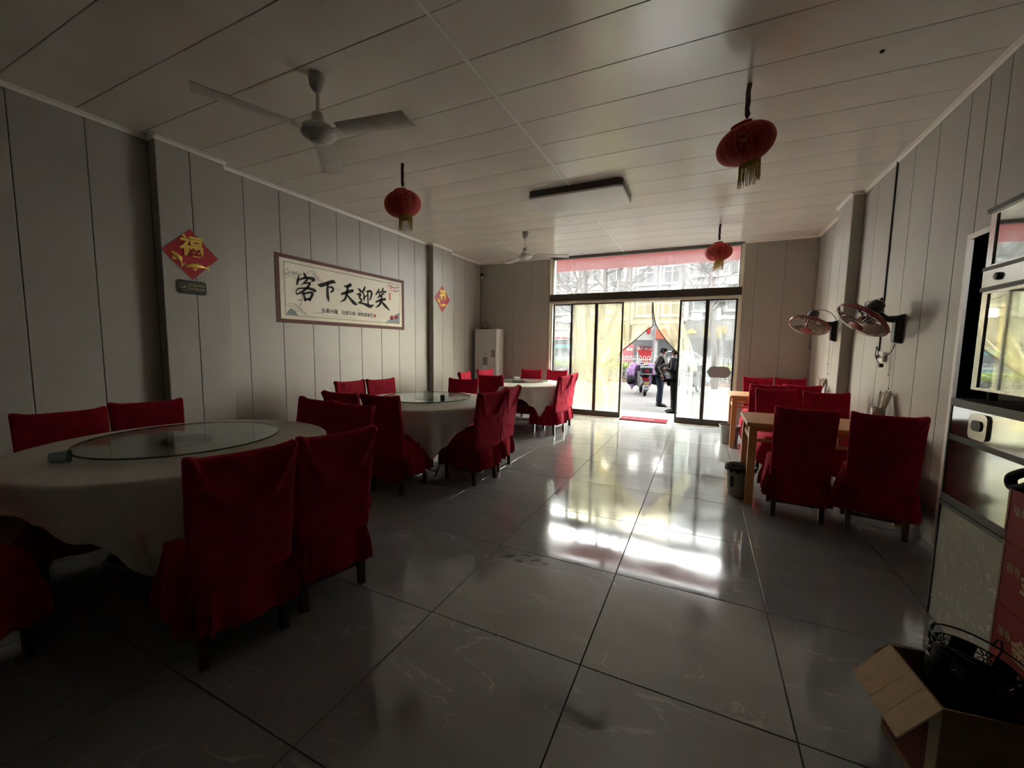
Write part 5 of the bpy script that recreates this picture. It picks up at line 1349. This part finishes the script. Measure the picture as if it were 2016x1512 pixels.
# ------------------------------------------------------------------ scooters
def scooter(label, loc, heading, quilt, quilt2):
    t = thing('electric_scooter', label, 'scooter', loc, R(heading) - PI / 2, 'parked electric scooters')
    def wheel(y):
        w_ = part('wheel', MB().ring((0, y, .215), .175, .045, (1, 0, 0), 28, 8), 'tyre', t, 'all')
        part('rim', MB().ring((0, y, .215), .115, .014, (1, 0, 0), 24, 6).tube([(-.05, y, .215), (.05, y, .215)], .03, 10).box(-.012, .012, y - .11, y + .11, .20, .23).box(-.012, .012, y - .015, y + .015, .10, .33), 'steel', w_)
    wheel(-.52); wheel(.62)
    part('frame_body', MB().loft([[(-.10, -.70, .46), (.10, -.70, .46), (.12, -.70, .60), (-.12, -.70, .60)], [(-.14, -.35, .34), (.14, -.35, .34), (.16, -.35, .66), (-.16, -.35, .66)], [(-.13, -.02, .26), (.13, -.02, .26), (.15, -.02, .60), (-.15, -.02, .60)], [(-.13, .10, .24), (.13, .10, .24), (.13, .10, .32), (-.13, .10, .32)], [(-.13, .38, .24), (.13, .38, .24), (.13, .38, .32), (-.13, .38, .32)], [(-.17, .46, .30), (.17, .46, .30), (.16, .50, .80), (-.16, .50, .80)]]), 'scooter_grey', t, True)
    part('seat', MB().loft([superloop(.13, .34, 4, 28, .66, 0, -.30), superloop(.145, .36, 4, 28, .70, 0, -.30), superloop(.13, .33, 4, 28, .745, 0, -.30)]), 'tyre', t, True)
    part('fork', MB().tube([(-.07, .62, .215), (-.06, .52, .70)], .02, 8).tube([(.07, .62, .215), (.06, .52, .70)], .02, 8).tube([(0, .54, .66), (0, .44, 1.02)], .025, 8), 'steel_dark', t, True)
    part('handlebar', MB().tube(spline([(-.34, .34, 1.02), (-.18, .42, 1.05), (0, .44, 1.02), (.18, .42, 1.05), (.34, .34, 1.02)], 5), .014, 8), 'steel_dark', t, True)
    mi = MB()
    for s in (-1, 1): mi.tube([(s * .24, .40, 1.05), (s * .30, .38, 1.22)], .006, 6).lathe([(.002, -.012), (.05, -.008), (.05, .008), (.002, .012)], 16, (s * .31, .37, 1.26))
    part('mirror', mi, 'black_plastic', t, True)
    rk = part('rear_rack', MB().tube([(-.14, -.45, .70), (-.14, -.86, .78), (.14, -.86, .78), (.14, -.45, .70)], .012, 6).box(-.15, .15, -.88, -.66, .775, .80), 'steel', t)
    bx = part('carrier_box', MB().prism(rounded(-.18, .18, -.92, -.60, .04), .80, .98), 'quilt_dark', t, True)
    part('box_lid', MB().prism(rounded(-.19, .19, -.93, -.59, .045), .98, 1.03), 'scooter_teal', bx, True)
    part('box_reflector', MB().box(-.06, .06, -.931, -.92, .86, .92), 'tail_red', bx)
    part('tail_lamp', MB().prism(rounded(-.10, .10, -.05, .05, .03), -.01, .03).tf(Matrix.Translation((0, -.70, .60)) @ Euler(ON_FRONT).to_matrix().to_4x4()), 'tail_red', t, True)
    fd = part('mudguard', MB().loft([[(-.07, -.52 + .26 * math.cos(a), .215 + .26 * math.sin(a)), (.07, -.52 + .26 * math.cos(a), .215 + .26 * math.sin(a)), (.07, -.52 + .245 * math.cos(a), .215 + .245 * math.sin(a)), (-.07, -.52 + .245 * math.cos(a), .215 + .245 * math.sin(a))] for a in [R(60 + 14 * q) for q in range(10)]]), 'black_plastic', t, True)
    part('number_plate', MB().box(-.11, .11, -.80, -.79, .26, .40), 'plate_white', fd); part('yellow_tag', MB().box(-.06, .10, -.80, -.79, .42, .50), 'plate_yellow', fd)
    text_obj('plate_lettering', '1780', .07, 'quilt_dark', fd, (0, -.8012, .33), ON_FRONT, bold=.002, depth=.0005)
    part('kickstand', MB().tube([(-.08, -.15, .30), (-.30, -.20, .02)], .012, 6), 'black_plastic', t)
    # quilted wind guard over handlebar and knees
    rows = []
    for i in range(15):
        v = i / 14; row = []
        for j in range(25):
            u_ = -1 + 2 * j / 24
            wdt = .30 + .16 * math.sin(PI * min(1, v * 1.1)); z = 1.10 - .80 * v - .10 * u_ * u_ - (.08 * v * abs(u_) ** 3)
            y = .52 + .20 * math.sin(PI * (v * .55 + .1)) - (.42 * abs(u_) ** 2.2) * (.4 + .6 * v) + .025 * math.sin(9 * u_ + 5 * v)
            row.append((u_ * wdt - .06, y, z + .02 * math.sin(7 * u_)))
        rows.append(row)
    back = [[(x, y - .035, z - .01) for x, y, z in r[::-1]] for r in rows]
    part('wind_guard', MB().loft([a + b for a, b in zip(rows, back)]), quilt, t, 'all')
    for s in (-1, 1):
        part('hand_muff', MB().tube([(s * .20, .46, 1.04), (s * .34, .32, 1.0), (s * .42, .14, .88), (s * .44, .04, .72), (s * .42, .0, .52)], [.07, .11, .13, .14, .10], 12), quilt, t, 'all')
        part('muff_cuff', MB().tube([(s * .43, .01, .62), (s * .42, -.02, .46), (s * .40, -.03, .36)], [.145, .15, .11], 12), quilt2, t, 'all')
    return t
scooter('parked electric scooter with purple quilted wind guard in the open doorway view', (-1.86, 14.82, GZ), 104, 'quilt_purple', 'quilt_dark')
scooter('parked scooter with pale quilted wind guard behind the right-hand glass door', (-.28, 16.2, GZ), 75, 'quilt_pale', 'quilt_pale')

# ------------------------------------------------------------------ across the road
def building(name, label, x0, x1, y, depth, hgt, wall, bay, floors, z_first, fh, wsize, grille, seed):
    rnd = random.Random(seed)
    t = thing(name, label, 'building', ((x0 + x1) / 2, y, GZ))
    hw = (x1 - x0) / 2; zo = -GZ
    part('walls', MB().box(-hw, hw, 0, depth, 0, hgt), wall, t)
    n = int((x1 - x0) / bay); ww, wh = wsize
    fr = MB(); 
    for a, b, c, d in ((-ww / 2, ww / 2, 0, .09), (-ww / 2, ww / 2, wh - .09, wh), (-ww / 2, -ww / 2 + .08, .09, wh - .09), (ww / 2 - .08, ww / 2, .09, wh - .09), (-.05, .05, .09, wh - .09), (-ww / 2 + .08, ww / 2 - .08, wh * .66, wh * .66 + .07)): fr.box(a, b, -.10, -.001, c, d)
    if grille:
        for q in range(9): fr.box(-ww / 2 + ww * (q + .5) / 9 - .012, -ww / 2 + ww * (q + .5) / 9 + .012, -.22, -.20, 0, wh)
        fr.box(-ww / 2, ww / 2, -.23, -.19, 0, .04).box(-ww / 2, ww / 2, -.23, -.19, wh - .04, wh).box(-ww / 2, -ww / 2 + .04, -.23, -.0, 0, .04).box(ww / 2 - .04, ww / 2, -.23, 0, 0, .04)
    fme = fr.mesh('window', 'window_frame_white'); pme = MB().box(-ww / 2 + .02, ww / 2 - .02, -.05, -.002, .02, wh - .02).mesh('pane', 'window_dark')
    sill = MB().box(-ww / 2 - .15, ww / 2 + .15, -.30, 0, -.16, 0).mesh('sill', 'facade_white'); unit = MB().box(-.4, .4, -.40, -.05, 0, .55).mesh('outdoor_unit', 'ac_white')
    pil = MB().box(-.16, .16, -.22, 0, z_first - .6, hgt - .2).mesh('pilaster', 'facade_white')
    for i in range(n):
        cx = -hw + (i + .5) * (x1 - x0) / n
        for f in range(floors):
            z = zo + z_first + fh * f
            w_ = link('window', fme, t, (cx, 0, z)); link('pane', pme, w_)
            link('sill', sill, t, (cx, 0, z))
            if rnd.random() < .35: link('outdoor_unit', unit, t, (cx + rnd.choice((-.4, .4)), 0, z - .80))
        link('pilaster', pil, t, (-hw + i * (x1 - x0) / n + .001, 0, 0))
    bands = MB()
    for f in range(floors + 1): bands.box(-hw, hw, -.14, 0, zo + z_first + fh * f - .75, zo + z_first + fh * f - .45)
    part('floor_bands', bands, 'facade_white', t)
    return t, hw, zo
b1, hw1, zo = building('apartment_building', 'cream apartment block across the road on the left', -26, -6.3, 38.2, 9, 15.5, 'facade_cream', 2.3, 3, 4.55, 2.9, (1.5, 1.6), True, 1)
b2, hw2, zo = building('apartment_building', 'white apartment block across the road seen above the doorway', -6.1, -1.7, 38.8, 9, 15.5, 'facade_white', 2.1, 3, 4.3, 2.8, (1.45, 1.5), False, 2)
b3, hw3, zo = building('apartment_building', 'grey apartment block across the road on the right', -1.5, 16, 38.2, 9, 15.5, 'facade_grey', 2.2, 3, 4.6, 2.9, (1.5, 1.7), True, 3)
def shops(t, hw, zo, seed, n):
    rnd = random.Random(seed); wd = 2 * hw / n
    for i in range(n):
        cx = -hw + (i + .5) * wd
        f = part('shop_front', MB().box(cx - wd / 2 + .15, cx + wd / 2 - .15, -.06, -.001, .0, 2.35), 'shop_dark', t)
        part('shop_pane', MB().box(cx - wd / 2 + .25, cx - .06, -.08, -.06, .25, 2.2).box(cx + .06, cx + wd / 2 - .25, -.08, -.06, .25, 2.2), 'window_dark', f)
shops(b1, hw1, zo, 4, 6); shops(b2, hw2, zo, 5, 2); shops(b3, hw3, zo, 6, 6)
def sign(label, x0, x1, z0, z1, y, mat, texts, col, cat='sign'):
    t = thing('shop_sign', label, cat, ((x0 + x1) / 2, y, (z0 + z1) / 2), 0, 'shop signs across the road')
    w_, h_ = (x1 - x0) / 2, (z1 - z0) / 2
    part('board', MB().box(-w_, w_, 0, .25, -h_, h_), mat, t)
    for body, px, pz, sz in texts: text_obj('lettering', body, sz, col, t, (px, -.01, pz), ON_FRONT, bold=.01, depth=.01)
    return t
s1 = sign('dark shop sign with gold characters seen through the right-hand doors', -2.6, 1.3, 2.25, 3.45, 37.76, 'shop_sign_grey', [('三', .85 - .15, .0, .62), ('人', 1.20 + .05, .0, .62)], 'shop_gold')
for ch, px in (('珍', 1.95 - .0), ('百', 2.65 - .1)):
    text_obj('lettering', ch, .68, 'shop_gold', s1, (px - .5, -.01, .02), ON_FRONT, bold=.01, depth=.01)
part('gold_emblem', MB().lathe([(.05, 0), (.28, .0), (.40, .12), (.34, .30), (.16, .38), (.10, .46), (.02, .5)], 20, (-.35, -.02, -.28)), 'shop_gold', s1, True)
part('gold_strip', MB().box(.9, 1.9, -.02, 0, -.50, -.38), 'shop_gold', s1)
sign('white shop sign with red stripes seen through the leftmost pane', -13.9, -11.8, 2.05, 3.15, 37.76, 'shop_white', [('中国', -.75, 0, .4)], 'shop_red')
s3 = bpy.data.objects['shop_sign.001']
part('red_stripe', MB().box(-1.0, 1.0, -.02, 0, .30, .40).box(-1.0, 1.0, -.02, 0, -.45, -.30), 'shop_red', s3); part('blue_text', MB().box(-.2, .95, -.02, 0, -.08, .10), 'ink_blue', s3)
sign('dark shop sign with white numerals behind the leaning tree', -9.6, -6.6, 2.2, 3.5, 37.76, 'shop_sign_grey', [('33', .35, -.1, .75)], 'shop_white')
sign('orange red shop sign right of the doorway gap', -4.1, -3.0, 2.2, 3.1, 38.5, 'shop_orange', [], 'shop_white')
rl = thing('street_lantern', 'tiny red lantern on the white building above the doorway view', 'lantern', (-4.55, 38.32, 3.0))
part('body', MB().lathe([(.08, -.4), (.16, -.25), (.2, 0), (.16, .25), (.08, .4)], 14), 'shop_red', rl, True); part('cord', MB().tube([(0, 0, .4), (0, .25, .65)], .02, 6), 'shop_red', rl)
# things on the road
rb = thing('banner_cart', 'red banner cart with white characters beyond the white fence', 'cart', (-3.15, 25, GZ))
part('header', MB().box(-.46, .44, -.03, .03, 1.46, 1.72), 'shop_red', rb)
part('red_skirt', MB().add([(-.36, -.02, 1.46), (.42, -.02, 1.46), (.33, -.02, .75), (-.10, -.02, .75), (-.36, .02, 1.46), (.42, .02, 1.46), (.33, .02, .75), (-.10, .02, .75)], [(0, 1, 2, 3), (7, 6, 5, 4), (0, 4, 5, 1), (1, 5, 6, 2), (2, 6, 7, 3), (3, 7, 4, 0)]), 'shop_red', rb)
part('roof', MB().box(-.30, .50, -.3, .5, 1.74, 1.80), 'shop_dark', rb)
part('cart_body', MB().box(-.4, .4, .05, 1.4, .35, 1.0), 'car_white', rb); part('cart_post', MB().box(-.42, -.38, .02, .06, 0, 1.74).box(.38, .42, .02, .06, 0, 1.74), 'steel', rb)
for x in (-.35, .35): part('wheel', MB().ring((x, .7, .25), .2, .05, (1, 0, 0), 20, 6), 'tyre', rb)
text_obj('lettering', '建海本酒', .225, 'shop_white', rb, (0, -.035, 1.59), ON_FRONT, bold=.004, depth=.004)
pk = thing('notice_hoarding', 'pink hoarding beyond the fence left of the red banner cart', 'board', (-4.2, 25.5, GZ))
part('panel', MB().box(-.36, .36, -.03, .03, .75, 1.85), 'pink_board', pk); part('leg', MB().box(-.33, -.28, -.02, .02, 0, .75), 'steel', pk); part('leg', MB().box(.28, .33, -.02, .02, 0, .75), 'steel', pk)
part('white_print', MB().box(-.05, .12, -.035, -.03, 1.45, 1.62).box(.15, .30, -.035, -.03, 1.45, 1.62).box(-.3, .3, -.035, -.03, 1.05, 1.10).box(-.3, .3, -.035, -.03, .92, .97), 'shop_white', pk)
def car(label, loc, rz, mat):
    t = thing('parked_car', label, 'car', loc, R(rz), 'vehicles on the road')
    prof = [(-2.1, .35), (-2.15, .75), (-1.95, .95), (-1.35, 1.02), (-.75, 1.48), (.75, 1.50), (1.45, 1.02), (2.05, .92), (2.15, .65), (2.1, .35)]
    rows = [[(x, yy, z if z < .9 else .9 + (z - .9) * sc) for x, z in prof] for yy, sc in ((-.82, .96), (-.86, .9), (.86, .9), (.82, .96))]
    part('body', MB().loft(rows), mat, t, True)
    part('windows', MB().loft([[(-1.20, yy, 1.02), (-.70, yy, 1.40), (.70, yy, 1.41), (1.28, yy, 1.02)] for yy in (-.865, .865)]), 'window_dark', t)
    for x in (-1.35, 1.35):
        for yy in (-.80, .80): part('wheel', MB().ring((x, yy, .32), .23, .09, (0, 1, 0), 20, 8), 'tyre', t, 'all')
    return t
car('white car on the road behind the man in the cap', (-1.35, 29, GZ), 2, 'car_white')
car('pale car on the road behind the right-hand glass door', (3.8, 27.5, GZ), -3, 'car_white')
tv = thing('canopied_tricycle', 'teal canopied cargo tricycle beyond the fence on the left', 'tricycle', (-8.2, 26.5, GZ), 0, 'vehicles on the road')
part('canopy', MB().loft([[(-1.8, -.8, 1.55), (1.8, -.8, 1.55), (1.8, .8, 1.55), (-1.8, .8, 1.55)], [(-1.75, -.75, 1.78), (1.75, -.75, 1.78), (1.75, .75, 1.78), (-1.75, .75, 1.78)]]), 'teal_canvas', tv)
for x in (-1.7, -.3, 1.7): part('post', MB().box(x - .03, x + .03, -.75, -.69, .5, 1.56), 'teal_canvas', tv)
part('cargo_bed', MB().box(-1.8, .4, -.75, .75, .45, .95), 'teal_canvas', tv); part('cab_seat', MB().box(.6, 1.3, -.5, .5, .4, .85), 'tyre', tv)
part('windscreen', MB().box(1.72, 1.76, -.7, .7, .9, 1.5), 'pane_glass', tv); part('front_cowl', MB().box(1.45, 1.78, -.6, .6, .4, .95), 'car_white', tv)
for x, yy in ((-1.1, -.75), (-1.1, .75), (1.7, 0)): part('wheel', MB().ring((x, yy, .27), .2, .06, (0, 1, 0), 20, 6), 'tyre', tv, 'all')
